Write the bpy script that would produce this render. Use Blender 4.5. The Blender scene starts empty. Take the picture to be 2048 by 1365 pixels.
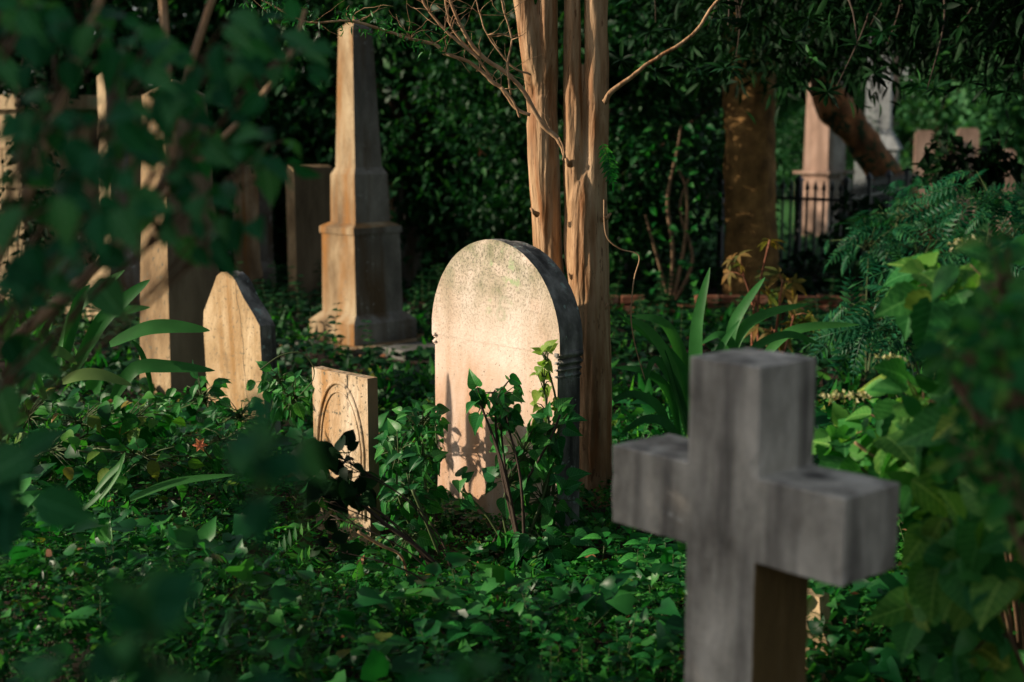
import bpy, bmesh, math, random
import numpy as np
from mathutils import Vector, Matrix, noise as mnoise

random.seed(7)
rng = np.random.default_rng(7)
R = math.radians
S = bpy.context.scene
COL = S.collection

# ------------------------------------------------------------------ camera, light, exposure
PITCH = R(8.7); FPX = 2818.0; CAMZ = 1.7
cam_d = bpy.data.cameras.new('camera'); cam = bpy.data.objects.new('camera', cam_d); COL.objects.link(cam)
cam.location = (0, 0, CAMZ); cam.rotation_euler = (math.pi/2 - PITCH, 0, 0)
cam_d.sensor_width = 36.0; cam_d.lens = FPX/2048*36; cam_d.clip_start = 0.05; cam_d.clip_end = 400
cam_d.dof.use_dof = True; cam_d.dof.focus_distance = 5.55; cam_d.dof.aperture_fstop = 2.1
S.camera = cam
SUN_AZ = R(1); SUN_EL = R(18)
SUN = Vector((-math.cos(SUN_AZ)*math.cos(SUN_EL), -math.sin(SUN_AZ)*math.cos(SUN_EL), math.sin(SUN_EL)))
w = bpy.data.worlds.new('World'); S.world = w; w.use_nodes = True
nt = w.node_tree; nt.nodes.clear()
sky = nt.nodes.new('ShaderNodeTexSky'); sky.sky_type = 'NISHITA'; sky.sun_disc = False
sky.sun_elevation = SUN_EL; sky.sun_rotation = math.atan2(SUN.x, SUN.y)
bg = nt.nodes.new('ShaderNodeBackground'); bg.inputs[1].default_value = 0.125
wo = nt.nodes.new('ShaderNodeOutputWorld'); hs = nt.nodes.new('ShaderNodeHueSaturation'); hs.inputs['Saturation'].default_value = .5; nt.links.new(sky.outputs[0], hs.inputs['Color']); nt.links.new(hs.outputs[0], bg.inputs[0]); nt.links.new(bg.outputs[0], wo.inputs[0])
sd = bpy.data.lights.new('sun', 'SUN'); sd.energy = 5.0; sd.angle = R(0.5); sd.color = (1.0, 0.84, 0.66)
so = bpy.data.objects.new('sun', sd); COL.objects.link(so); so.rotation_euler = SUN.to_track_quat('Z', 'Y').to_euler()
S.view_settings.view_transform = 'Standard'; S.view_settings.look = 'None'
S.view_settings.gamma = 1; S.view_settings.use_curve_mapping = False
S.view_settings.exposure = 0.42
S.cycles.use_denoising = True
S.cycles.max_bounces = 6; S.cycles.diffuse_bounces = 3; S.cycles.glossy_bounces = 2
S.cycles.transmission_bounces = 4; S.cycles.transparent_max_bounces = 4
S.cycles.caustics_reflective = False; S.cycles.caustics_refractive = False

# ------------------------------------------------------------------ helpers
_F = np.array([0, math.cos(PITCH), -math.sin(PITCH)]); _U = np.array([0, math.sin(PITCH), math.cos(PITCH)])
def P(px, py, Y):
    """the point of the place seen at photo pixel (px, py), Y metres in front"""
    d = np.array([(px-1024)/FPX, 0, 0]) + _U*(682.5-py)/FPX + _F
    return Vector(np.array([0, 0, CAMZ]) + d*Y/d[1])

def fbm(x, y, s=1.0):
    return (np.sin(x*1.7*s+1.3)*np.cos(y*1.3*s-.4) + .5*np.sin(x*3.9*s+y*2.1*s+2) + .3*np.cos(y*6.1*s-x*4.7*s))/1.8

def ground_z(x, y):
    return .03*fbm(x, y, .8)

def mat(name):
    m = bpy.data.materials.new(name); m.use_nodes = True
    n = m.node_tree; n.nodes.clear()
    return m, n, n.nodes, n.links

def ramp(N, stops, interp='LINEAR'):
    r = N.new('ShaderNodeValToRGB'); e = r.color_ramp.elements
    r.color_ramp.interpolation = interp
    while len(e) < len(stops): e.new(0.5)
    for k, (p, c) in enumerate(stops):
        e[k].position = p; e[k].color = (*c, 1) if len(c) == 3 else c
    return r

def leaf_mat(name, stops, trans=.28, rough=.42, spec=.11, tcol=1.6, veins=False):
    m, n, N, L = mat(name)
    g = N.new('ShaderNodeNewGeometry'); oi = N.new('ShaderNodeObjectInfo')
    ad = N.new('ShaderNodeMath'); ad.operation = 'ADD'; L.new(g.outputs['Random Per Island'], ad.inputs[0]); L.new(oi.outputs['Random'], ad.inputs[1])
    fr = N.new('ShaderNodeMath'); fr.operation = 'FRACT'; L.new(ad.outputs[0], fr.inputs[0])
    r = ramp(N, stops); L.new(fr.outputs[0], r.inputs[0])
    tc = N.new('ShaderNodeTexCoord')
    nz = N.new('ShaderNodeTexNoise'); nz.inputs['Scale'].default_value = 9; nz.inputs['Detail'].default_value = 3
    L.new(tc.outputs['Object'], nz.inputs['Vector'])
    mx = N.new('ShaderNodeMix'); mx.data_type = 'RGBA'; mx.blend_type = 'MULTIPLY'; mx.inputs[0].default_value = .6
    nr = ramp(N, [(.3, (.55, .6, .5)), (.7, (1.25, 1.2, 1.1))]); L.new(nz.outputs[0], nr.inputs[0])
    L.new(r.outputs[0], mx.inputs[6]); L.new(nr.outputs[0], mx.inputs[7])
    if veins:   # midrib and side veins, in the leaf's own space
        def mth(op, a, b_=0.0):
            q = N.new('ShaderNodeMath'); q.operation = op
            for k_, v_ in ((0, a), (1, b_)):
                if isinstance(v_, (int, float)): q.inputs[k_].default_value = v_
                else: L.new(v_, q.inputs[k_])
            return q.outputs[0]
        sx = N.new('ShaderNodeSeparateXYZ'); L.new(tc.outputs['Object'], sx.inputs[0]); ab = mth('ABSOLUTE', sx.outputs[0])
        fr2 = mth('FRACT', mth('MULTIPLY', mth('SUBTRACT', sx.outputs[1], mth('MULTIPLY', ab, .75)), 7.5))
        vn = mth('MAXIMUM', mth('LESS_THAN', ab, .016), mth('MULTIPLY', mth('LESS_THAN', fr2, .13), .6))
        vx = N.new('ShaderNodeMix'); vx.data_type = 'RGBA'; vx.blend_type = 'MULTIPLY'; L.new(vn, vx.inputs[0]); L.new(mx.outputs[2], vx.inputs[6]); vx.inputs[7].default_value = (2.6, 1.7, 2.2, 1); mx = vx
    b = N.new('ShaderNodeBsdfPrincipled'); L.new(mx.outputs[2], b.inputs['Base Color'])
    b.inputs['Roughness'].default_value = rough; b.inputs['Specular IOR Level'].default_value = spec
    if veins:
        bq = N.new('ShaderNodeBump'); bq.inputs['Strength'].default_value = .5; bq.inputs['Distance'].default_value = .01; bq.invert = True; L.new(fr2, bq.inputs['Height']); L.new(bq.outputs[0], b.inputs['Normal'])
    t = N.new('ShaderNodeBsdfTranslucent')
    tm = N.new('ShaderNodeMix'); tm.data_type = 'RGBA'; tm.blend_type = 'MULTIPLY'; tm.inputs[0].default_value = 1
    tm.inputs[7].default_value = (tcol*1.0, tcol*1.15, tcol*.5, 1); L.new(mx.outputs[2], tm.inputs[6]); L.new(tm.outputs[2], t.inputs[0])
    ms = N.new('ShaderNodeMixShader'); ms.inputs[0].default_value = trans
    L.new(b.outputs[0], ms.inputs[1]); L.new(t.outputs[0], ms.inputs[2])
    o = N.new('ShaderNodeOutputMaterial'); L.new(ms.outputs[0], o.inputs[0])
    return m

def rough_mat(name, stops, scale=6, stretch=(1, 1, 1), rough=.85, bump=.25, bscale=40, spots=None, sscale=30, sthr=.62, spec=.2, streak=None, sstr=False):
    """weathered stone, bark or soil: noise colour, speckles, vertical streaks and fine relief"""
    m, n, N, L = mat(name)
    tc = N.new('ShaderNodeTexCoord'); mp = N.new('ShaderNodeMapping'); mp.inputs['Scale'].default_value = stretch
    L.new(tc.outputs['Object'], mp.inputs[0])
    nz = N.new('ShaderNodeTexNoise'); nz.inputs['Scale'].default_value = scale; nz.inputs['Detail'].default_value = 7; nz.inputs['Roughness'].default_value = .62
    L.new(mp.outputs[0], nz.inputs['Vector'])
    r = ramp(N, stops); L.new(nz.outputs[0], r.inputs[0]); col = r.outputs[0]
    if streak:
        m2 = N.new('ShaderNodeMapping'); m2.inputs['Scale'].default_value = (1, 1, .12); L.new(tc.outputs['Object'], m2.inputs[0])
        n2 = N.new('ShaderNodeTexNoise'); n2.inputs['Scale'].default_value = streak[1]; n2.inputs['Detail'].default_value = 5; L.new(m2.outputs[0], n2.inputs['Vector'])
        r2 = ramp(N, [(.46, (0, 0, 0)), (.68, (1, 1, 1))]); L.new(n2.outputs[0], r2.inputs[0])
        x = N.new('ShaderNodeMix'); x.data_type = 'RGBA'; L.new(r2.outputs[0], x.inputs[0]); L.new(col, x.inputs[6]); x.inputs[7].default_value = (*streak[0], 1); col = x.outputs[2]
    if spots:
        n3 = N.new('ShaderNodeTexNoise'); n3.inputs['Scale'].default_value = sscale; n3.inputs['Detail'].default_value = 4; n3.inputs['Roughness'].default_value = .7
        L.new(mp.outputs[0] if sstr else tc.outputs['Object'], n3.inputs['Vector'])
        r3 = ramp(N, [(sthr, (0, 0, 0)), (sthr+.05, (1, 1, 1))]); L.new(n3.outputs[0], r3.inputs[0])
        x = N.new('ShaderNodeMix'); x.data_type = 'RGBA'; L.new(r3.outputs[0], x.inputs[0]); L.new(col, x.inputs[6]); x.inputs[7].default_value = (*spots, 1); col = x.outputs[2]
    b = N.new('ShaderNodeBsdfPrincipled'); L.new(col, b.inputs['Base Color']); b.inputs['Roughness'].default_value = rough
    b.inputs['Specular IOR Level'].default_value = spec
    nb = N.new('ShaderNodeTexNoise'); nb.inputs['Scale'].default_value = bscale; nb.inputs['Detail'].default_value = 6; L.new(mp.outputs[0], nb.inputs['Vector'])
    bp = N.new('ShaderNodeBump'); bp.inputs['Strength'].default_value = bump; bp.inputs['Distance'].default_value = .02
    L.new(nb.outputs[0], bp.inputs['Height']); L.new(bp.outputs[0], b.inputs['Normal'])
    o = N.new('ShaderNodeOutputMaterial'); L.new(b.outputs[0], o.inputs[0])
    return m

def tag(o, label=None, cat=None, group=None, kind=None):
    if label: o['label'] = label
    if cat: o['category'] = cat
    if group: o['group'] = group
    if kind: o['kind'] = kind
    return o

def thing(name, label, cat, loc=(0, 0, 0), group=None, rotz=0):
    o = bpy.data.objects.new(name, None); COL.objects.link(o); o.location = loc; o.rotation_euler = (0, 0, rotz)
    o.empty_display_size = .1
    return tag(o, label, cat, group)

def np_mesh(name, V, T):
    me = bpy.data.meshes.new(name); V = np.asarray(V, np.float32); T = np.asarray(T, np.int32)
    me.vertices.add(len(V)); me.vertices.foreach_set('co', V.ravel())
    me.loops.add(T.size); me.loops.foreach_set('vertex_index', T.ravel())
    me.polygons.add(len(T)); me.polygons.foreach_set('loop_start', np.arange(0, T.size, T.shape[1], dtype=np.int32))
    me.update(calc_edges=True); return me

def link(name, me, m, parent=None, M=None):
    o = bpy.data.objects.new(name, me); COL.objects.link(o)
    if m is not None and not me.materials:
        for q in (m if isinstance(m, (list, tuple)) else [m]): me.materials.append(q)
    if parent: o.parent = parent
    if M is not None: o.matrix_basis = M
    return o

def bm_obj(name, bm, m, parent=None, M=None, smooth=False):
    me = bpy.data.meshes.new(name); bmesh.ops.recalc_face_normals(bm, faces=bm.faces); bm.to_mesh(me); bm.free()
    if smooth: me.polygons.foreach_set('use_smooth', [True]*len(me.polygons))
    return link(name, me, m, parent, M)

# ---- leaf templates: rows (t_side, half width, t_mid); unit length along +Y, normal +Z
def leaf_tpl(rows, fold=.18, curl=.25, w=1.0, wave=0.0):
    V = [(0, 0, 0)]; T = []; prev = None
    for i, (ts, hw, tm) in enumerate(rows):
        z = lambda t: -curl*t*t
        hw *= w; wv = wave*(1 if i % 2 else -1)
        a = len(V); V += [(-hw, ts, z(ts)+fold*hw+wv), (0, tm, z(tm)), (hw, ts, z(ts)+fold*hw-wv)]
        if prev is None: T += [(0, a+1, a), (0, a+2, a+1)]
        else: T += [(prev, prev+1, a), (prev+1, a+1, a), (prev+1, prev+2, a+1), (prev+2, a+2, a+1)]
        prev = a
    V.append((0, 1, -curl)); k = len(V)-1; T += [(prev, prev+1, k), (prev+1, prev+2, k)]
    return np.array(V, float), np.array(T)
TPL = {
 'tiny':  leaf_tpl([(.42, .27, .45)], .3, .2),
 'ovate': leaf_tpl([(.12, .17, .14), (.36, .30, .4), (.68, .19, .7)], .3, .35),
 'lance': leaf_tpl([(.3, .10, .3), (.62, .11, .62)], .3, .3),
 'heart': leaf_tpl([(-.10, .24, .05), (.16, .42, .2), (.48, .31, .5), (.78, .12, .78)], .3, .3),
 'tooth': leaf_tpl([(.05, .12, .06), (.12, .24, .13), (.2, .26, .2), (.27, .34, .28), (.36, .32, .36), (.43, .36, .44), (.52, .30, .52), (.6, .30, .6), (.68, .22, .68), (.76, .2, .76), (.86, .09, .86)], .22, .4, wave=.012),
 'big':   leaf_tpl([(.04, .16, .06), (.16, .30, .18), (.34, .37, .36), (.54, .34, .55), (.72, .23, .73), (.88, .09, .88)], .22, .45, wave=.015),
 'palm5': None,
 'oval':  leaf_tpl([(t_, .30*math.sin(math.pi*min(t_*1.12, 1)**.8)**.8+.012*math.sin(t_*40), t_+.01) for t_ in (.05, .12, .2, .3, .4, .5, .6, .7, .79, .86)], .25, .4, wave=.008),
 'cordate': leaf_tpl([(-.10, .15, .02), (-.07, .27, .05), (.0, .37, .1), (.1, .42, .17), (.22, .42, .27), (.35, .38, .38), (.48, .31, .5), (.6, .24, .62), (.72, .16, .73), (.84, .085, .85), (.93, .03, .94)], .25, .35, wave=.008),
}
def leaflet_frond(n=7, ll=.32, w=.62):
    """pinnate frond, unit length"""
    V, T = [], []; bv, bt = leaf_tpl([(.42, .26, .45)], .3, .2, w)
    def add(px, ax, s):
        ax = Vector(ax).normalized(); nz = Vector((0, 0, 1)); x = ax.cross(nz).normalized(); z = x.cross(ax)
        k = len(V)
        for v in bv: V.append(tuple(Vector(px)+s*(x*v[0]+ax*v[1]+z*v[2])))
        for t in bt: T.append(tuple(int(q)+k for q in t))
    for i in range(n):
        t = .12+.86*i/n; z = -.35*t*t; s = ll*math.sin(math.pi*(.18+.8*t))**.7
        for sd in (-1, 1): add((0, t, z), (sd, .55, -.15), s)
    add((0, .97, -.34), (0, 1, -.4), ll*.6)
    k = len(V)
    for i in range(5):
        t = i/4; V.append((-.006, t, -.35*t*t-.002)); V.append((.006, t, -.35*t*t-.002))
    for i in range(4):
        a = k+2*i; T += [(a, a+1, a+3), (a, a+3, a+2)]
    return np.array(V), np.array(T)
TPL['frond'] = leaflet_frond(); TPL['fern'] = leaflet_frond(14, .2, .9)
def palmate():
    V, T = [], []
    bv, bt = leaf_tpl([(.4, .17, .42), (.7, .12, .7)], .25, .3)
    for a in (-100, -50, 0, 50, 100):
        ca, sa = math.cos(R(a)), math.sin(R(a)); s = 1 if a == 0 else (.85 if abs(a) == 50 else .6); k = len(V)
        for v in bv: V.append((s*(v[0]*ca+v[1]*sa), s*(v[1]*ca-v[0]*sa)+.0, s*v[2]))
        for t in bt: T.append(tuple(int(q)+k for q in t))
    return np.array(V), np.array(T)
TPL['palm5'] = palmate()
_lm = {}
def leaf_mesh(kind, m):
    k = (kind, m.name)
    if k not in _lm:
        me = np_mesh('leaf', *TPL[kind]); me.materials.append(m); me.polygons.foreach_set('use_smooth', [kind in ('oval', 'cordate', 'big', 'tooth')]*len(me.polygons)); _lm[k] = me
    return _lm[k]

def unit(a): return a/np.maximum(np.linalg.norm(a, axis=-1, keepdims=True), 1e-9)
def frames(axis, nrm):
    ax = unit(axis); x = unit(np.cross(ax, nrm)); z = np.cross(x, ax); return x, ax, z
def scatter_mesh(name, kind, pos, axis, nrm, size):
    tv, tt = TPL[kind]; n = len(pos); x, y, z = frames(axis, nrm)
    V = pos[:, None, :] + size[:, None, None]*(tv[None, :, 0:1]*x[:, None] + tv[None, :, 1:2]*y[:, None] + tv[None, :, 2:3]*z[:, None])
    T = tt[None] + (np.arange(n)*len(tv))[:, None, None]
    return np_mesh(name, V.reshape(-1, 3), T.reshape(-1, 3))
def rdir(n, up=0.0, flat=1.0):
    v = rng.normal(size=(n, 3)); v[:, 2] = v[:, 2]*flat+up; return unit(v)

def tubes(paths, sides=8, rough=0.0, flute=0.0, seed=0):
    """paths: list of (points, radii). one mesh"""
    V, T = [], []
    for pi, (pts, rad) in enumerate(paths):
        pts = [Vector(p) for p in pts]; k0 = len(V); n = len(pts); ref = None
        for i, p in enumerate(pts):
            d = (pts[min(i+1, n-1)]-pts[max(i-1, 0)]).normalized()
            if ref is None: ref = d.orthogonal().normalized()
            ref = (ref - d*ref.dot(d)).normalized(); b = d.cross(ref)
            for s in range(sides):
                a = 2*math.pi*s/sides; rr = rad[i]
                if flute: rr *= 1+flute*(math.sin(a*3+pi+i*.05)+.6*math.sin(a*5+1.3*pi-i*.03))*.5
                q = p + (ref*math.cos(a)+b*math.sin(a))*rr
                if rough: q += (ref*math.cos(a)+b*math.sin(a))*rr*rough*mnoise.noise(Vector((q.x*9, q.y*9, q.z*3.5+seed)))
                V.append(q[:])
        for i in range(n-1):
            for s in range(sides):
                a = k0+i*sides+s; b_ = k0+i*sides+(s+1) % sides; c = b_+sides; d_ = a+sides
                T += [(a, b_, c), (a, c, d_)]
        V.append(pts[0][:]); V.append(pts[-1][:]); kk = len(V)-1
        for s in range(sides): T.append((k0+(s+1) % sides, k0+s, kk-1))
        for s in range(sides): T.append((k0+(n-1)*sides+s, k0+(n-1)*sides+(s+1) % sides, kk))
    me = np_mesh('tube', V, T); me.polygons.foreach_set('use_smooth', [True]*len(T)); return me

def spline(pts, rad, n=6):
    """Catmull-Rom refine"""
    P_ = [Vector(p) for p in pts]; out, ro = [], []
    for i in range(len(P_)-1):
        a = P_[max(i-1, 0)]; b = P_[i]; c = P_[i+1]; d = P_[min(i+2, len(P_)-1)]
        for k in range(n):
            t = k/n
            out.append(.5*((2*b)+(c-a)*t+(2*a-5*b+4*c-d)*t*t+(3*b-a-3*c+d)*t**3)); ro.append(rad[i]*(1-t)+rad[i+1]*t)
    out.append(P_[-1]); ro.append(rad[-1]); return out, ro

def leaf_M(pos, axis, nrm, s, base):
    ax = Vector(axis).normalized(); x = ax.cross(Vector(nrm)); x = x.normalized() if x.length > 1e-6 else ax.orthogonal().normalized(); z = x.cross(ax)
    M = Matrix((( x.x*s, ax.x*s, z.x*s, pos[0]-base[0]), (x.y*s, ax.y*s, z.y*s, pos[1]-base[1]), (x.z*s, ax.z*s, z.z*s, pos[2]-base[2]), (0, 0, 0, 1)))
    return M

def box(bm, x0, x1, y0, y1, z0, z1, tx=0.0, ty=0.0):
    """box whose top is narrower by tx, ty on each side"""
    vs = [bm.verts.new(v) for v in ((x0, y0, z0), (x1, y0, z0), (x1, y1, z0), (x0, y1, z0), (x0+tx, y0+ty, z1), (x1-tx, y0+ty, z1), (x1-tx, y1-ty, z1), (x0+tx, y1-ty, z1))]
    for f in ((0, 3, 2, 1), (4, 5, 6, 7), (0, 1, 5, 4), (1, 2, 6, 5), (2, 3, 7, 6), (3, 0, 4, 7)): bm.faces.new([vs[i] for i in f])
    return vs
def weather(bm, cuts, amp, bev=.006, fr=6.0, seed=0):
    """bevelled edges, then an uneven worn surface"""
    bmesh.ops.bevel(bm, geom=[e for e in bm.edges if len(e.link_faces) == 2 and e.calc_face_angle(0) > .5], offset=bev, segments=2, affect='EDGES', clamp_overlap=True)
    if cuts: bmesh.ops.subdivide_edges(bm, edges=[e for e in bm.edges if e.calc_length() > .05], cuts=cuts, use_grid_fill=True)
    for v in bm.verts:
        q = v.co*fr+Vector((seed*3.1, seed, 0)); v.co += Vector((mnoise.noise(q), mnoise.noise(q+Vector((9, 0, 0))), mnoise.noise(q+Vector((0, 9, 0)))))*amp
STONE_ROT = R(-48.2)
def profile_bm(pts, y0, y1):
    bm = bmesh.new(); f = [bm.verts.new((x, y0, z)) for x, z in pts]; b = [bm.verts.new((x, y1, z)) for x, z in pts]
    n = len(pts); bm.faces.new(f); bm.faces.new(b[::-1])
    for i in range(n): bm.faces.new((f[i], b[i], b[(i+1) % n], f[(i+1) % n]))
    return bm

# ------------------------------------------------------------------ materials
G_DARK = [(0, (.005, .035, .012)), (.5, (.012, .065, .020)), (1, (.03, .10, .028))]
G_TEAL = [(0, (.004, .048, .022)), (.6, (.010, .08, .034)), (1, (.03, .12, .04))]
G_MID = [(0, (.002, .040, .007)), (.5, (.010, .11, .016)), (.85, (.040, .20, .025)), (.96, (.12, .2, .03)), (1, (.22, .12, .03))]
M_ivy = leaf_mat('ivy_leaf', G_MID, .28, .45)
M_weed = leaf_mat('weed_leaf', [(0, (.003, .055, .009)), (.6, (.016, .15, .020)), (1, (.08, .29, .045))], .32, .5)
M_vine = leaf_mat('vine_leaf', [(0, (.003, .055, .013)), (.6, (.013, .13, .026)), (1, (.055, .24, .045))], .32, .4, .22)
M_climb = leaf_mat('climber_leaf', [(0, (.009, .085, .022)), (.6, (.022, .16, .035)), (1, (.06, .25, .05))], .32, .4, .2, veins=True)
M_herb = leaf_mat('herb_leaf', [(0, (.010, .12, .022)), (.6, (.022, .19, .032)), (1, (.05, .27, .045))], .32, .5, veins=True)
M_young = leaf_mat('young_leaf', [(0, (.16, .28, .05)), (1, (.28, .4, .09))], .4, .45)
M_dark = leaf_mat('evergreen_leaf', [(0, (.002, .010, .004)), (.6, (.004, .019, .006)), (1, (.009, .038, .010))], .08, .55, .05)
M_near = leaf_mat('sapling_leaf', [(0, (.008, .08, .03)), (.6, (.022, .15, .055)), (1, (.07, .24, .08))], .34, .5, .12, veins=True)
M_bush = leaf_mat('near_bush_leaf', [(0, (.008, .09, .025)), (.5, (.02, .16, .04)), (.9, (.07, .26, .05)), (1, (.16, .3, .05))], .4, .5, .12, veins=True)
M_far = leaf_mat('far_leaf', [(0, (.003, .024, .008)), (.7, (.008, .055, .015)), (1, (.03, .11, .028))], .2, .5, .14)
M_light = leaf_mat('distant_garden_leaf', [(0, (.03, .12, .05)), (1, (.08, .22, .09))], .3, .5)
M_teal = leaf_mat('shade_shrub_leaf', G_TEAL, .25, .4)
M_hyd = leaf_mat('hydrangea_leaf', [(0, (.016, .11, .03)), (.55, (.045, .20, .04)), (.95, (.12, .28, .05)), (.992, (.16, .24, .04)), (1, (.26, .2, .04))], .35, .42, veins=True)
M_strap = leaf_mat('strap_leaf', [(0, (.018, .11, .026)), (1, (.05, .19, .045))], .3, .45, .12)
M_pale = leaf_mat('pale_strap_leaf', [(0, (.08, .18, .05)), (1, (.14, .22, .07))], .3, .5, .1)
M_yel = leaf_mat('yellow_leaf', [(0, (.07, .10, .03)), (.5, (.15, .12, .035)), (1, (.22, .12, .04))], .4, .5)
M_litter = leaf_mat('dead_leaf', [(0, (.05, .022, .012)), (.5, (.13, .05, .02)), (.85, (.22, .1, .045)), (1, (.42, .22, .12))], .1, .7)
M_stem = rough_mat('green_stem', [(0, (.03, .06, .02)), (1, (.09, .12, .04))], 20, rough=.6, bump=.05)
M_twig = rough_mat('brown_twig', [(.3, (.09, .05, .03)), (.7, (.2, .13, .07))], 20, rough=.8, bump=.1)
M_darktwig = rough_mat('dark_twig', [(.3, (.03, .02, .015)), (.7, (.07, .05, .035))], 20, rough=.8, bump=.1)
M_bark = rough_mat('smooth_tan_bark', [(.3, (.14, .075, .035)), (.44, (.30, .175, .085)), (.56, (.41, .26, .14)), (.72, (.52, .37, .225))], 3.2, (4, 4, .7), .65, .7, 9, spots=(.13, .065, .03), sscale=11, sthr=.605, streak=((.21, .09, .03), 22), spec=.2, sstr=True)
M_twig2 = rough_mat('pale_bare_twig', [(.3, (.25, .13, .06)), (.7, (.46, .30, .17))], 15, rough=.7, bump=.1)
M_palm = rough_mat('fibrous_brown_bark', [(.3, (.08, .045, .017)), (.52, (.20, .11, .036)), (.7, (.34, .19, .065))], 7, (1, 1, .8), .9, .8, 30)
M_darkbark = rough_mat('dark_bark', [(.3, (.03, .02, .012)), (.7, (.1, .065, .04))], 6, (2, 2, .5), .9, .6, 20)
M_orange = rough_mat('orange_bark', [(.36, (.04, .03, .015)), (.5, (.17, .075, .03)), (.66, (.42, .17, .06))], 2.2, (1, 1, 1), .9, .8, 10, spots=(.03, .05, .02), sscale=5, sthr=.52)
M_soil = rough_mat('soil', [(.3, (.012, .009, .006)), (.6, (.035, .022, .014)), (.8, (.06, .035, .02))], 3, rough=.95, bump=.6, bscale=12, spots=(.12, .06, .03), sscale=40, sthr=.6)
M_lawn = rough_mat('lawn', [(.3, (.02, .09, .02)), (.7, (.05, .18, .04))], 3, rough=.9, bump=.3)
M_cross = rough_mat('grey_weathered_marble', [(.34, (.19, .165, .135)), (.45, (.38, .34, .285)), (.55, (.54, .485, .41)), (.66, (.70, .63, .54))], 6, (1, 1, .55), .85, .2, 60, streak=((.07, .062, .058), 11), spots=(.46, .43, .38), sscale=11, sthr=.64)
M_crossside = rough_mat('stained_shade_toned_marble', [(.3, (.07, .045, .018)), (.5, (.15, .095, .035)), (.7, (.24, .17, .09))], 5, (1, 1, .3), .9, .3, 50)  # brown stain with the deep shade below the arm mixed into the colour
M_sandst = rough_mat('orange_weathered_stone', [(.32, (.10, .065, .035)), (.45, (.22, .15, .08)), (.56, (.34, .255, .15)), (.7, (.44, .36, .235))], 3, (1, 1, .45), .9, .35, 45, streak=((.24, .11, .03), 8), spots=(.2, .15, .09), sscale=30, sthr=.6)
M_greyst = rough_mat('shade_toned_grey_stone', [(.3, (.08, .072, .06)), (.5, (.18, .165, .14)), (.7, (.30, .28, .24))], 4, (1, 1, .5), .9, .4, 50, spots=(.3, .29, .26), sscale=16, sthr=.62, streak=((.10, .065, .035), 7))  # shade of the right-hand faces put into a darker grey
M_brownst = rough_mat('shade_toned_brown_stone', [(.28, (.09, .065, .04)), (.6, (.22, .165, .105)), (.8, (.32, .25, .17))], 5, (1, 1, .3), .9, .2, 40)  # darker brown that carries the shade of the right-hand faces
M_pinkst = rough_mat('pale_pink_stone', [(.3, (.17, .11, .08)), (.5, (.30, .20, .15)), (.7, (.42, .30, .24))], 4, (1, 1, .4), rough=.9, streak=((.18, .12, .09), 6))
M_palest = rough_mat('pale_stone', [(.3, (.18, .19, .19)), (.7, (.32, .34, .34))], 5, rough=.85, streak=((.14, .15, .15), 6))
M_cream = rough_mat('cream_lit_wall', [(.3, (.24, .17, .09)), (.7, (.42, .32, .19))], 3, rough=.9, streak=((.14, .1, .05), 6))
M_iron = rough_mat('black_iron', [(.3, (.012, .014, .016)), (.7, (.03, .035, .04))], 20, rough=.5, bump=.1, spec=.5)
M_brick = rough_mat('red_brown_brick', [(.3, (.07, .03, .018)), (.52, (.20, .075, .04)), (.72, (.36, .2, .13))], 9, rough=.95, bump=.5)
M_concrete = rough_mat('grey_concrete', [(.3, (.06, .06, .05)), (.7, (.17, .165, .15))], 6, rough=.9, spots=(.03, .06, .02), sscale=9, sthr=.55)
M_gold = rough_mat('sunlit_cream_footstone', [(.3, (.36, .25, .13)), (.7, (.56, .42, .25))], 8, rough=.9, spots=(.15, .13, .1), sscale=25, sthr=.62)
M_flower = leaf_mat('cream_petal', [(0, (.6, .55, .32)), (.8, (.8, .74, .5)), (1, (.6, .35, .12))], .3, .6, tcol=1.0)
M_coral = leaf_mat('coral_petal', [(0, (.8, .22, .12)), (1, (.85, .35, .2))], .3, .6, tcol=1.0)

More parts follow.
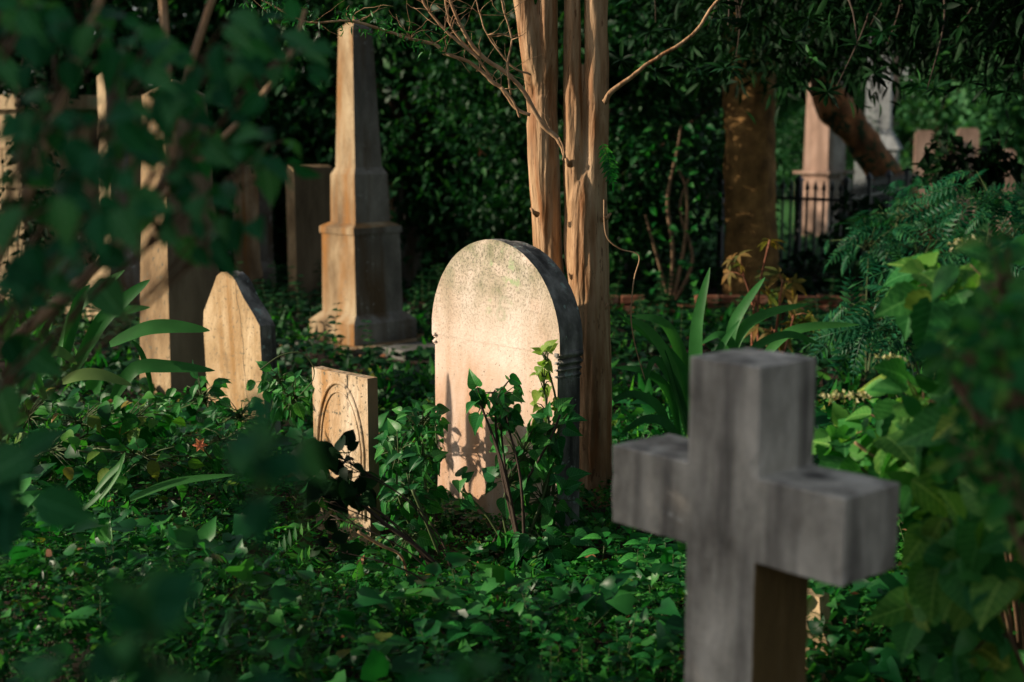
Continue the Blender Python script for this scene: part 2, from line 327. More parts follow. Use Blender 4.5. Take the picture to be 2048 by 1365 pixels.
M_dull = rough_mat('dull_brown_stone', [(.32, (.09, .055, .025)), (.46, (.19, .125, .062)), (.58, (.29, .20, .105)), (.7, (.38, .29, .17))], 3.5, (1, 1, .5), .9, .4, 45, spots=(.1, .09, .06), sscale=26, sthr=.58)
def main_stone_mat():
    m, n, N, L = mat('cream_stone_with_lichen')
    tc = N.new('ShaderNodeTexCoord'); sx = N.new('ShaderNodeSeparateXYZ'); L.new(tc.outputs['Object'], sx.inputs[0])
    def noise(sc, det=6, ro=.6, st=(1, 1, 1)):
        mp = N.new('ShaderNodeMapping'); mp.inputs['Scale'].default_value = st; L.new(tc.outputs['Object'], mp.inputs[0])
        q = N.new('ShaderNodeTexNoise'); q.inputs['Scale'].default_value = sc; q.inputs['Detail'].default_value = det; q.inputs['Roughness'].default_value = ro
        L.new(mp.outputs[0], q.inputs['Vector']); return q.outputs[0]
    def mixc(fac, a, b):
        x = N.new('ShaderNodeMix'); x.data_type = 'RGBA'; L.new(fac, x.inputs[0])
        for k, c in ((6, a), (7, b)):
            if isinstance(c, tuple): x.inputs[k].default_value = (*c, 1)
            else: L.new(c, x.inputs[k])
        return x.outputs[2]
    def rmp(v, a, b):
        r = N.new('ShaderNodeMapRange'); r.inputs[1].default_value = a; r.inputs[2].default_value = b; L.new(v, r.inputs[0]); return r.outputs[0]
    def math_(op, a, b):
        q = N.new('ShaderNodeMath'); q.operation = op
        for k, v in ((0, a), (1, b)):
            if isinstance(v, (int, float)): q.inputs[k].default_value = v
            else: L.new(v, q.inputs[k])
        return q.outputs[0]
    base = ramp(N, [(.3, (.42, .31, .22)), (.45, (.57, .455, .36)), (.6, (.67, .565, .48)), (.8, (.73, .66, .58))]); L.new(noise(3.2, 6, .6, (1, 1, .5)), base.inputs[0])
    z = sx.outputs[2]; c = base.outputs[0]
    # rusty runs in the lower half, with a ragged edge of their own
    rust = math_('MULTIPLY', rmp(math_('ADD', z, math_('MULTIPLY', noise(2.4, 4), .9)), 1.28, .95), rmp(noise(5, 7, .7, (1, 1, .25)), .3, .68))
    c = mixc(math_('MULTIPLY', rust, .9), c, (.42, .21, .095))
    c = mixc(math_('MULTIPLY', rmp(noise(2.6, 7, .72, (1, 1, .35)), .52, .64), .55), c, (.44, .25, .14))
    # grey-green lichen and soot crust towards the top edge
    topm = rmp(math_('ADD', z, math_('MULTIPLY', noise(4, 5), .5)), 1.10, 1.38)
    c = mixc(math_('MULTIPLY', topm, rmp(noise(7, 6, .7), .36, .62)), c, (.22, .22, .13))
    sp = math_('MULTIPLY', rmp(noise(85, 4, .75), .50, .58), rmp(math_('ADD', z, math_('MULTIPLY', noise(3, 3), .4)), .85, 1.35))
    c = mixc(math_('MULTIPLY', sp, .8), c, (.12, .11, .08))
    c = mixc(rmp(noise(75, 3, .7), .655, .70), c, (.10, .085, .06))
    green = math_('MULTIPLY', rmp(noise(9, 5, .7), .58, .66), topm); c = mixc(green, c, (.30, .38, .20))
    # lichen rings
    vo = N.new('ShaderNodeTexVoronoi'); vo.inputs['Scale'].default_value = 7; L.new(tc.outputs['Object'], vo.inputs['Vector'])
    ring = math_('MULTIPLY', math_('MULTIPLY', rmp(vo.outputs[0], .14, .17), rmp(vo.outputs[0], .26, .22)), rmp(noise(2, 2), .55, .6))
    c = mixc(math_('MULTIPLY', ring, .5), c, (.34, .34, .24))
    b = N.new('ShaderNodeBsdfPrincipled'); L.new(c, b.inputs['Base Color']); b.inputs['Roughness'].default_value = .85; b.inputs['Specular IOR Level'].default_value = .2
    bp = N.new('ShaderNodeBump'); bp.inputs['Strength'].default_value = .35; bp.inputs['Distance'].default_value = .012
    L.new(math_('ADD', noise(60, 6, .7), math_('MULTIPLY', noise(12, 4), .8)), bp.inputs['Height']); L.new(bp.outputs[0], b.inputs['Normal'])
    o = N.new('ShaderNodeOutputMaterial'); L.new(b.outputs[0], o.inputs[0]); return m
M_main = main_stone_mat()
M_black = rough_mat('crusted_shade_toned_edge', [(.32, (.06, .058, .052)), (.46, (.15, .145, .13)), (.58, (.27, .26, .235)), (.7, (.38, .365, .33))], 8, (1, 1, .6), .9, .6, 50, spots=(.26, .33, .29), sscale=16, sthr=.60, streak=((.035, .033, .03), 10))  # black crust, with the shade of the stone's sides painted in as well
M_tan = rough_mat('tan_weathered_stone', [(.3, (.18, .11, .05)), (.46, (.36, .25, .13)), (.6, (.46, .34, .20)), (.72, (.54, .43, .28))], 6, (1, 1, .6), .85, .4, 50, spots=(.16, .13, .08), sscale=42, sthr=.57, streak=((.28, .16, .06), 9))
M_small = rough_mat('cream_small_stone', [(.3, (.24, .15, .07)), (.44, (.42, .31, .19)), (.58, (.54, .43, .30)), (.72, (.62, .52, .39))], 6, (1, 1, .6), .85, .4, 50, spots=(.14, .12, .08), sscale=38, sthr=.57, streak=((.36, .20, .08), 9))

def two_face(o, side_idx=1):
    """second material on every face that does not look to the front (local -Y)"""
    for p in o.data.polygons: p.material_index = 0 if p.normal.y < -.6 else side_idx
def right_dark(o):  # right-hand faces get the second material, toned for their shade
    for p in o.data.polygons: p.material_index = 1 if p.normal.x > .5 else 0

# ------------------------------------------------------------------ ground
n = 120
xs = np.concatenate([np.linspace(-120, -13, 20), np.linspace(-12, 12, 80), np.linspace(13, 120, 20)])
ys = np.concatenate([np.linspace(-60, -5, 12), np.linspace(-4, 22, 88), np.linspace(23, 200, 20)])
X, Y = np.meshgrid(xs, ys, indexing='ij'); Z = ground_z(X, Y)
V = np.stack([X, Y, Z], -1).reshape(-1, 3); i, j = np.meshgrid(range(119), range(119), indexing='ij'); a = (i*120+j).ravel()
g = link('ground', np_mesh('ground', V, np.stack([a, a+120, a+121, a+1], 1)), M_soil); tag(g, 'dark soil under the ground cover of the churchyard', kind='structure')
g.data.polygons.foreach_set('use_smooth', [True]*len(g.data.polygons))
bm = bmesh.new(); box(bm, 2, 40, 16.5, 60, -.06, .045); lw = bm_obj('lawn', bm, M_lawn); tag(lw, 'green lawn beyond the iron fence at right', kind='structure')

# ------------------------------------------------------------------ gravestones
def stone_thing(name, label, cat, px, py, Y, group=None, lean=0.0, rot=STONE_ROT):
    p = P(px, py, Y); o = thing(name, label, cat, (p.x, Y, 0), group); o.rotation_euler = (0, lean, rot) if False else (0, 0, rot)
    if lean: o.rotation_euler = (Matrix.Rotation(rot, 3, 'Z') @ Matrix.Rotation(lean, 3, 'Y')).to_euler()
    return o

# main round-topped headstone; origin at its right front bottom corner
t = stone_thing('headstone', 'large cream round-topped headstone with black crusted edge, in front of the peeling tan tree', 'headstone', 1117, 900, 5.5)
W = .80; cx = -W/2; zs = .80
def arch(hw, top, z0, spring, k=26):
    pts = [(cx-hw, z0)]
    for q in range(k+1):
        a_ = math.pi - math.pi*q/k; pts.append((cx+hw*math.cos(a_)+.003*mnoise.noise(Vector((q*1.3, 0, 0))), spring+(top-spring)*math.sin(a_)+.003*mnoise.noise(Vector((q*1.3, 5, 0)))))
    return pts+[(cx+hw, z0)]
bm = profile_bm(arch(.405, 1.235, .80, .83), 0, .05); weather(bm, 0, .0, .008)
o = bm_obj('arched_head', bm, [M_main, M_black], t); two_face(o)
bm = profile_bm(arch(.398, 1.222, .80, .83), .05, .135); weather(bm, 0, .0, .008)
o = bm_obj('rear_arch_step', bm, [M_main, M_black], t); two_face(o)
bm = bmesh.new(); box(bm, -W+.012, -.012, .004, .13, -.2, .80); weather(bm, 3, .003, .006)
o = bm_obj('shaft', bm, [M_main, M_black], t); two_face(o)
for z0, z1, pr in ((.785, .815, .006), (.755, .778, .002), (.728, .748, -.003), (.70, .722, -.006)):
    for xa, xb in ((-.03, pr),) + (((-W-.004, -W+.03),) if pr > 0 else ()):
        bm = bmesh.new(); box(bm, xa, xb, -.002-max(pr, 0)*.3, .137, z0, z1)
        bmesh.ops.bevel(bm, geom=bm.edges[:], offset=.007, segments=3, affect='EDGES')
        bm_obj('side_moulding', bm, [M_black if xa > -.5 else M_main], t, smooth=True)

# small rectangular stone with a carved pointed arch
t = stone_thing('headstone', 'small cream rectangular headstone with carved pointed arch, left of the large round-topped one', 'headstone', 738, 900, 5.5, lean=R(-.5))
bm = bmesh.new(); box(bm, -.39, 0, 0, .05, -.2, .705); weather(bm, 4, .0035, .006, seed=2)
o = bm_obj('slab', bm, [M_small, M_brownst], t); right_dark(o)
for s_, rr in ((1.0, .009), (.86, .006)):
    pts = []
    for q in range(25):
        u_ = q/24*2-1; x = u_*.165*s_
        zz = .40 + .265*s_*(1-abs(u_)**2.2)**.62
        pts.append((-.195+x, .001, zz))
    pts = [(-.195-.165*s_, .001, .12)]+pts+[(-.195+.165*s_, .001, .12)]
    me = tubes([(pts, [rr]*len(pts))], 8); link('arch_moulding', me, M_small, t)

# pointed headstone with a crack
t = stone_thing('headstone', 'tan pointed-top headstone with a long vertical crack, behind ivy at left', 'headstone', 530, 800, 7.4, lean=R(-3))
prof = [(-.60, -.2), (-.60, .62), (-.585, .70), (-.50, .80), (-.455, .855), (-.42, .9), (-.37, .925), (-.31, .93), (-.25, .905), (-.215, .87), (-.15, .79), (-.05, .70), (0, .645), (0, -.2)]
edge = [(-.22+.09*(.9-z)+.010*math.sin(z*13)+.006*math.sin(z*37+1), z) for z in np.linspace(.88, -.2, 24)]
left = prof[:9]+[(x-.002, z) for x, z in edge]
right = [(x+.0025, z) for x, z in edge[::-1]]+prof[9:]
for pr_ in (left, right):
    bm = profile_bm(pr_, 0, .07); o = bm_obj('slab', bm, [M_tan, M_black], t); two_face(o)
bm = profile_bm([(a_*.985-.005, b_*.99) for a_, b_ in prof], .07, .10); o = bm_obj('slab_back', bm, [M_black], t)

def obelisk(name, label, px, Y, secs, mats, group=None, lean=0.0, rot=STONE_ROT, cyl=False, names=None):
    """secs: (z0, z1, half width bottom, half width top). origin under the centre"""
    p = P(px, 682, Y); t = thing(name, label, 'obelisk' if name == 'obelisk' else 'monument', (p.x, Y, 0), group)
    t.rotation_euler = (Matrix.Rotation(lean, 3, 'Y') @ Matrix.Rotation(rot, 3, 'Z')).to_euler()
    for q, (z0, z1, hb, ht) in enumerate(secs):
        bm = bmesh.new(); box(bm, -hb, hb, -hb, hb, z0, z1, hb-ht, hb-ht); weather(bm, 2 if z1-z0 > .2 else 0, .003, .006 if z1-z0 > .02 else .002, seed=q)
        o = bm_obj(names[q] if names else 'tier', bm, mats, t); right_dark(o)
    return t
D = .31*.0
# centre obelisk (front corner at px 704)
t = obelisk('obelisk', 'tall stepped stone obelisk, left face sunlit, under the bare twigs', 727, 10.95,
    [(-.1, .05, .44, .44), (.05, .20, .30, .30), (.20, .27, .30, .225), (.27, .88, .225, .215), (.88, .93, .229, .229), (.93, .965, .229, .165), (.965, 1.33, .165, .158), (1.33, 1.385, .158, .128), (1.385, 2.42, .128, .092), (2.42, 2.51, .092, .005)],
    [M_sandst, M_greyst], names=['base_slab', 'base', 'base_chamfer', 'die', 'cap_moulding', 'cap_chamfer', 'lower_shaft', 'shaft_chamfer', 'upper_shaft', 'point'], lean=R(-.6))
# left pillar, half hidden by leaves
t = obelisk('obelisk', 'tall tapering obelisk at left, mostly hidden behind blurred leaves', 365, 8.6,
    [(-.1, 1.88, .205, .14), (1.88, 1.97, .14, .01)], [M_dull, M_brownst], names=['shaft', 'point'])
# pedestal with slim obelisk, far left
t = obelisk('obelisk', 'slender obelisk on flared sunlit pedestal, far left behind leaves', 243, 11.9,
    [(-.1, .2, .34, .34), (.2, .24, .24, .24), (.24, .62, .24, .11), (.62, 2.1, .10, .08), (2.1, 2.2, .08, .005)], [M_cream, M_greyst], names=['base_slab', 'plinth', 'flared_pedestal', 'shaft', 'point'])
# tablets in the middle distance
t = stone_thing('headstone', 'orange-lit tablet headstone with flared foot, between the two left obelisks', 'headstone', 524, 500, 14.6)
bm = profile_bm([(-.62, -.1), (-.60, .2), (-.56, .3), (-.56, 1.22), (-.3, 1.3), (-.04, 1.22), (-.04, .3), (0, .2), (.02, -.1)], 0, .16); weather(bm, 0, .0, .01)
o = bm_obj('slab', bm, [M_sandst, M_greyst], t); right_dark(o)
t = stone_thing('headstone', 'broad brown tablet headstone with shouldered top, left of the stepped obelisk', 'headstone', 592, 500, 13.6, rot=STONE_ROT)
bm = profile_bm([(-.2, -.1), (-.19, .05), (-.15, .12), (-.15, 1.20), (-.19, 1.26), (-.1, 1.32), (0, 1.3), (0, -.1)], 0, .44); weather(bm, 0, .0, .012)
o = bm_obj('slab', bm, [M_dull, M_brownst], t); right_dark(o)
t = stone_thing('headstone', 'narrow pale headstone just behind the right side of the stepped obelisk', 'headstone', 790, 450, 15)
bm = bmesh.new(); box(bm, -.28, 0, 0, .12, -.1, 1.1); weather(bm, 0, 0, .01); o = bm_obj('slab', bm, [M_sandst, M_greyst], t); right_dark(o)
bm = bmesh.new(); box(bm, -.4, .08, -.08, .3, -.1, .62); weather(bm, 0, 0, .01); o = bm_obj('plinth', bm, [M_greyst], t)

# kerb slabs near the obelisk
for k_, (px, py, L_, wd, lb) in enumerate(((575, 648, 1.0, .16, 'low grey kerb stone in shade left of the stepped obelisk'), (870, 690, .8, .3, 'flat grey kerb slab just right of the stepped obelisk foot'), (345, 640, 1.2, .25, 'grey ledger slab low behind the left obelisk'))):
    Yk = (10.9, 10.6, 11.6)[k_]; p = P(px, py, Yk); bm = bmesh.new(); box(bm, -L_/2, L_/2, -wd/2, wd/2, -.05, .06); weather(bm, 2, .006, .01)
    o = bm_obj('kerb_stone', bm, M_concrete); o.location = (p.x, Yk, 0); o.rotation_euler[2] = STONE_ROT+(0, R(90), 0)[k_]; tag(o, lb, 'kerb')

# stone cross in the foreground
c = P(1522, 742, 2.75)
t = thing('stone_cross', 'blurred grey stone cross in the right foreground', 'cross', (c.x, 2.75, 0), rotz=STONE_ROT)
Sw = .187
bm = bmesh.new()
XS = [-Sw-.221, -Sw, 0, .209]; ZS = [-.05, .823, 1.0, 1.226]; cells = {(1, 0), (1, 1), (1, 2), (0, 1), (2, 1)}; vv = {}
def cv(i_, y_, k_):
    if (i_, y_, k_) not in vv: vv[i_, y_, k_] = bm.verts.new((XS[i_], y_*.185, ZS[k_]))
    return vv[i_, y_, k_]
for i_, k_ in cells:
    for y_ in (0, 1): bm.faces.new([cv(i_, y_, k_), cv(i_+1, y_, k_), cv(i_+1, y_, k_+1), cv(i_, y_, k_+1)])
    for (di, dk, p_, q_) in ((-1, 0, (0, 0), (0, 1)), (1, 0, (1, 0), (1, 1)), (0, -1, (0, 0), (1, 0)), (0, 1, (0, 1), (1, 1))):
        if (i_+di, k_+dk) not in cells: bm.faces.new([cv(i_+p_[0], 0, k_+p_[1]), cv(i_+p_[0], 1, k_+p_[1]), cv(i_+q_[0], 1, k_+q_[1]), cv(i_+q_[0], 0, k_+q_[1])])
bmesh.ops.recalc_face_normals(bm, faces=bm.faces)
bmesh.ops.bevel(bm, geom=[e for e in bm.edges if e.calc_face_angle(0) > .5], offset=.003, segments=1, affect='EDGES')
for _ in range(6):
    ee = [e for e in bm.edges if e.calc_length() > .03]
    if ee: bmesh.ops.subdivide_edges(bm, edges=ee, cuts=1, use_grid_fill=True)
bm.normal_update()
for v in bm.verts:      # worn, slightly chipped edges and an uneven face
    sharp = max([e.calc_face_angle(0) for e in v.link_edges if len(e.link_faces) == 2]+[0]) > .5
    q = v.co*14; nz = mnoise.noise(q); v.co += Vector((nz, mnoise.noise(q+Vector((9, 0, 0))), mnoise.noise(q+Vector((0, 9, 0)))))*.0012
    if sharp: v.co -= v.normal*max(0, mnoise.noise(v.co*22)-.1)*.008
bm.normal_update()
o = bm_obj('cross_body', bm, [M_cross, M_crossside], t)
for p_ in o.data.polygons: p_.material_index = 1 if p_.normal.x > .5 and p_.center.z < .83 else 0  # shaft side below the arm takes the stained, shade-darkened brown
bm = bmesh.new(); box(bm, -.34, .15, -.15, .33, -.1, .12); weather(bm, 2, .004, .01); bm_obj('base', bm, M_cross, t)

# small sunlit foot stone seen past the cross
t = stone_thing('footstone', 'little sunlit cream foot stone half hidden behind the grey cross', 'footstone', 1662, 1200, 3.95, lean=R(-2))
bm = profile_bm([(-.16, -.1), (-.16, .29), (-.13, .33), (-.03, .33), (-.025, .25), (0, .19), (.0, -.1)], 0, .05); weather(bm, 0, 0, .005); bm_obj('slab', bm, M_gold, t)

# distant right monuments
obelisk('pillar_monument', 'pinkish square column monument with white band, beyond the iron fence', 1637, 21.5, [(-.1, .9, .30, .30), (.9, .98, .24, .24), (.98, 1.02, .33, .33), (1.02, 2.7, .225, .20), (2.7, 2.8, .26, .26)], [M_pinkst, M_greyst], names=['plinth', 'neck', 'white_band', 'column', 'cap'])
obelisk('pillar_monument', 'pale blue-white column far beyond the leaning orange trunk', 1740, 24.5, [(-.1, 1.3, .34, .34), (1.3, 1.65, .40, .2), (1.65, 4.2, .21, .18)], [M_palest, M_palest], names=['plinth', 'draped_base', 'column'], rot=R(-20))
for px, py, Yd, wd, ht, lb in ((1868, 300, 23, .30, 1.62, 'pink square headstone far right, leftmost of the distant three'), (1958, 290, 23, .34, 1.66, 'pale pink headstone far right, middle of the distant three'), (2030, 350, 21, .2, 1.35, 'narrow pinkish headstone at the far right edge behind dark leaves')):
    t = stone_thing('headstone', lb, 'headstone', px, py, Yd, rot=R(-12)); bm = profile_bm([(-wd, -.1), (-wd, ht-.05), (-wd+.05, ht), (-.05, ht), (0, ht-.05), (0, -.1)], 0, .14); weather(bm, 0, 0, .01); bm_obj('slab', bm, M_pinkst, t)

# pale sunlit vault wall far behind the left shrub: blocks with joints
t = thing('stone_vault', 'sunlit cream block wall of a vault glimpsed through leaves at far left', 'vault', (-5.9, 14.4, 0), rotz=R(-38))
bm = bmesh.new(); box(bm, -1.4, 1.6, .02, 1.4, -.1, 1.85); bm_obj('core', bm, M_cream, t)
bm = bmesh.new(); box(bm, -1.55, 1.75, -.1, 1.5, 1.85, 1.99); weather(bm, 0, 0, .01); bm_obj('cornice', bm, M_cream, t)
bmk = None
for r_ in range(5):
    for q in range(5):
        x0 = -1.4+q*.6+(.3 if r_ % 2 else 0); x1 = min(x0+.59, 1.6)
        bm = bmesh.new(); box(bm, x0, x1, 0-.008*random.random(), .06, r_*.37, r_*.37+.36); bmesh.ops.bevel(bm, geom=bm.edges[:], offset=.008, segments=1, affect='EDGES'); bm_obj('stone_block', bm, M_cream, t)

# low brick edging behind the strap-leaf plant
p0 = P(1215, 620, 12.3); t = thing('brick_edging', 'low red-brown brick edging behind the strap-leaf plant', 'edging', (p0.x, 12.3, 0))
bme = None
for r_ in range(3):
    for q in range(13):
        if r_ == 2 and q in (2, 3, 7, 11): continue
        if bme is None:
            bm = bmesh.new(); box(bm, 0, .205, 0, .10, 0, .068); bmesh.ops.bevel(bm, geom=bm.edges[:], offset=.006, segments=1, affect='EDGES'); o = bm_obj('brick', bm, M_brick, t); bme = o.data
        else: o = link('brick', bme, None, t)
        o.location = (-.1+q*.218+(.1 if r_ % 2 else 0)+random.uniform(-.004, .004), random.uniform(-.02, .02), -.01+r_*.078); o.rotation_euler = (random.uniform(-.05, .05), random.uniform(-.06, .06), random.uniform(-.09, .09))

# iron fence
def fence(label, a, b, h, step, group=None):
    a = Vector(a); b = Vector(b); L_ = (b-a).length; ang = math.atan2(b.y-a.y, b.x-a.x)
    t = thing('iron_fence', label, 'fence', a, rotz=ang, group=group)
    for z in (.14, h-.16):
        bm = bmesh.new(); box(bm, -.03, L_+.03, -.012, .012, z, z+.03); bm_obj('rail', bm, M_iron, t)
    pm = None; n_ = int(L_/step)
    for q in range(n_+1):
        post = q % 10 == 0
        if post:
            bm = bmesh.new(); box(bm, -.028, .028, -.028, .028, -.05, h+.04); box(bm, -.04, .04, -.04, .04, h+.04, h+.1, .036, .036); o = bm_obj('post', bm, M_iron, t)
        else:
            if pm is None:
                bm = bmesh.new(); box(bm, -.009, .009, -.0095, .0095, 0, h-.05); box(bm, -.022, .022, -.006, .006, h-.05, h-.02, -.0, 0); box(bm, -.02, .02, -.005, .005, h-.02, h+.05, .019, .003); o = bm_obj('picket', bm, M_iron, t); pm = o.data
            else: o = link('picket', pm, None, t)
        o.location = (q*step, 0, 0)
fence('black spear-topped iron fence behind the large brown trunk', (P(1440, 500, 15.2).x, 15.2, 0), (P(1690, 500, 14.2).x, 14.2, 0), 1.1, .095)
fence('further iron railing seen dimly past the right shrubs', (P(1690, 500, 14.25).x, 14.3, 0), (P(1830, 500, 18).x, 18, 0), 1.1, .11)

# ------------------------------------------------------------------ trees
def px_path(pts, Y, n=6):
    """pts: (px, py, width px[, Y]) -> refined path"""
    pp = [P(q[0], q[1], q[3] if len(q) > 3 else Y) for q in pts]
    rr = [q[2]/2*(q[3] if len(q) > 3 else Y)/FPX for q in pts]
    return spline(pp, rr, n)

def crown_clumps(center, radii, n_clumps, per, lsize, shell=.55, clump_r=.35, droop=.3, seed=0, cut=None):
    g_ = np.random.default_rng(seed); d = unit(g_.normal(size=(n_clumps, 3)))
    rad = shell+(1-shell)*g_.random((n_clumps, 1)); lump = 1+.25*np.sin(d[:, :1]*5+seed)*np.cos(d[:, 1:2]*4)+.15*np.sin(d[:, 2:3]*9)
    cc = np.array(center)+d*rad*lump*np.array(radii)
    if cut is not None: cc = cc[cut(cc)]
    k_ = len(cc); off = g_.normal(size=(k_, per, 3))*clump_r*np.array([.5, .5, .33]); pos = (cc[:, None]+off).reshape(-1, 3)
    ax = unit(off.reshape(-1, 3)+g_.normal(size=(k_*per, 3))*.25+np.array([0, 0, -droop*.3])); nr = unit(g_.normal(size=(k_*per, 3))*.6+np.array([0, 0, 1.0]))
    sz = lsize*(.65+.7*g_.random(k_*per)); return pos, ax, nr, sz, cc

# --- the peeling tan tree behind the headstone
base = P(1180, 1035, 6.0); bz = Vector((base.x, 6.2, 0))
t = thing('crape_myrtle_tree', 'multi-stemmed tree with smooth peeling tan bark behind the large headstone', 'tree', bz)
Mt = Matrix.Translation(-bz)
Yt = 6.2
LS = [(1128, 1075, 75, 6.24), (1122, 900, 62, 6.27), (1108, 700, 58, 6.27), (1098, 520, 56, 6.27), (1090, 380, 60, 6.25), (1085, 250, 62, 6.24), (1084, 190, 44, 6.22)]
LA = [(1088, 330, 48, 6.24), (1078, 200, 50, 6.24), (1062, 90, 46), (1046, 0, 38), (1020, -140, 34), (960, -420, 26), (900, -700, 14)]
LB = [(1092, 330, 48, 6.24), (1090, 210, 50, 6.24), (1094, 90, 44), (1095, 0, 40), (1098, -160, 36), (1110, -450, 26), (1090, -720, 12)]
RS = [(1200, 1085, 105, 6.2), (1193, 1020, 78), (1190, 850, 66), (1186, 700, 72), (1172, 520, 84), (1168, 400, 76), (1167, 340, 40), (1167, 300, 10)]
RA = [(1166, 520, 50), (1154, 400, 50), (1149, 300, 46), (1146, 200, 41), (1144, 120, 36), (1144, 0, 32), (1138, -180, 32), (1160, -480, 22), (1210, -760, 10)]
RB = [(1176, 540, 50), (1181, 420, 60), (1188, 300, 52), (1191, 200, 49), (1193, 110, 46), (1192, 0, 48), (1200, -180, 44), (1260, -480, 32), (1330, -780, 14)]
RC = [(1206, 1060, 40, 6.1), (1209, 800, 26, 6.28), (1206, 500, 22, 6.28), (1203, 300, 16, 6.28)]
def fused(qs, seed):
    """stems that grow out of one another: joined, fused into one surface, then given bark ridges"""
    me = tubes([px_path(q, Yt, 10) for q in qs], 24, .10, .07, seed)
    o = bpy.data.objects.new('trunk', me); COL.objects.link(o)
    rm = o.modifiers.new('r', 'REMESH'); rm.mode = 'VOXEL'; rm.voxel_size = .005; rm.use_smooth_shade = True
    sm = o.modifiers.new('s', 'SMOOTH'); sm.factor = .8; sm.iterations = 5
    dg = bpy.context.evaluated_depsgraph_get(); dg.update(); m2 = bpy.data.meshes.new_from_object(o.evaluated_get(dg)); bpy.data.objects.remove(o)
    n_ = len(m2.vertices); co = np.empty(n_*3, np.float32); no = np.empty(n_*3, np.float32); m2.vertices.foreach_get('co', co); m2.vertices.foreach_get('normal', no); co = co.reshape(-1, 3); no = no.reshape(-1, 3)
    d_ = np.array([mnoise.noise(Vector((c_[0]*38, c_[1]*38, c_[2]*2.6+seed)))+.5*mnoise.noise(Vector((c_[0]*90, c_[1]*90, c_[2]*7))) for c_ in co.tolist()])
    co += no*(d_[:, None]*.0060); m2.vertices.foreach_set('co', co.ravel()); m2.materials.clear(); m2.polygons.foreach_set('use_smooth', [True]*len(m2.polygons)); m2.update()
    return link('trunk', m2, M_bark, t, Mt)
fused([LS, LA, LB], 1); fused([RS, RA, RB, RC], 4)
for kx, ky, ka, kl in ((1075, 430, 3.3, .03), (1112, 600, .2, .025), (1150, 560, 3.2, .03), (1205, 440, -.2, .035), (1196, 760, 0, .03), (1140, 330, 3.4, .02), (1206, 620, .1, .02)):
    k0_ = P(kx, ky, 6.16); link('branch_stub', tubes([([k0_, k0_+Vector((math.cos(ka)*kl*.6, -kl*.5, .012)), k0_+Vector((math.cos(ka)*kl, -kl*.7, .03))], [.013, .009, .005])], 8, .3), M_bark, t, Mt)
BR = [
 ([(1130, 318, 5), (1122, 290, 9), (1108, 270, 11), (1085, 250, 10), (1045, 180, 9), (1010, 145, 9), (960, 110, 9), (925, 60, 7), (900, 0, 6), (880, -70, 4)], 5.85),
 ([(1060, 230, 7), (1030, 215, 7), (1005, 178, 8), (985, 165, 8), (960, 140, 7), (930, 120, 7), (890, 108, 7), (868, 88, 7), (820, 78, 6), (760, 58, 6), (700, 42, 5), (620, 45, 4), (560, 20, 4), (515, -5, 3), (470, -20, 2)], 5.82),
 ([(960, 120, 6), (930, 95, 6), (890, 60, 6), (860, 25, 5), (842, -5, 5), (820, -60, 3)], 5.8),
 ([(1040, 236, 5), (1032, 215, 5), (1022, 196, 5), (1002, 176, 6)], 5.75),
 ([(1022, 190, 4), (1015, 130, 5), (1024, 80, 4), (1010, 30, 4), (1000, -10, 3)], 5.8),
 ([(985, 160, 5), (950, 110, 5), (905, 60, 4), (890, 0, 4), (885, -40, 2)], 5.86),
 ([(1208, 206, 12), (1225, 182, 11), (1262, 155, 9), (1300, 125, 8), (1350, 95, 8), (1395, 60, 7), (1420, 20, 7), (1445, -10, 6), (1500, -80, 4)], 5.95),
 ([(1118, 275, 3), (1128, 300, 3), (1125, 320, 2)], 5.8),
 ([(1062, 150, 4), (1020, 130, 4), (975, 70, 3), (960, 30, 3), (950, -10, 2)], 5.9),
]
for q, Yb in BR:
    pts, rr = px_path(q, Yb, 4); pts = [p_+Vector((random.uniform(-1, 1), random.uniform(-1, 1), random.uniform(-1, 1)))*.0016 for p_ in pts]
    link('branch', tubes([(pts, rr)], 7), M_twig2 if Yb != 5.95 else M_bark, t, Mt)
tw = []
for q in range(90):
    path, Yb = BR[random.choice([0, 1, 1, 1, 2, 4, 5, 8])]; a_ = random.choice(path[2:]); x, y = a_[0], a_[1]; pts = []; rr = []
    ang = random.uniform(-2.8, .6) ; Ln = random.uniform(6, 20); yy = Yb+random.uniform(-.02, .02)
    for s_ in range(6):
        pts.append(P(x, y, yy)); rr.append(.0022*(1-s_*.13)); x += Ln*math.cos(ang); y += Ln*math.sin(ang); ang += random.uniform(-.5, .5); yy += random.uniform(-.03, .03)
    tw.append((pts, rr))
link('twigs', tubes(tw, 4), M_twig2, t, Mt)['kind'] = 'stuff'
# its own high, thin crown, above the picture
pos, ax, nr, sz, cc = crown_clumps((.4, 6.2, 4.6), (1.5, 1.5, .9), 150, 24, .06, .3, .3, seed=5)
o = link('crown', scatter_mesh('crown', 'tiny', pos, ax, nr, sz), M_ivy, t, Mt); o['kind'] = 'stuff'
limbs = []
for q in range(10):
    s_ = P(random.choice((960, 1110, 1160, 1260)), -440, Yt); e_ = Vector(cc[random.randrange(len(cc))]); limbs.append(([s_, (s_+e_)/2+Vector((0, 0, .1)), e_], [.022, .015, .005]))
link('upper_limbs', tubes(limbs, 6), M_bark, t, Mt)
# fine leaflets on the left twigs
n_ = 380; k_ = rng.integers(0, 10, n_); tp = np.array([P(q[0]+random.uniform(-30, 30), q[1]+random.uniform(-28, 22), 5.8+random.uniform(-.1, .1)) for q in (random.choice(BR[1][0][7:]) for _ in range(n_))])
o = link('sparse_leaves', scatter_mesh('sparse_leaves', 'lance', tp, rdir(n_, -.2), rdir(n_, 1), .022+.02*rng.random(n_)), M_vine, t, Mt); o['kind'] = 'stuff'

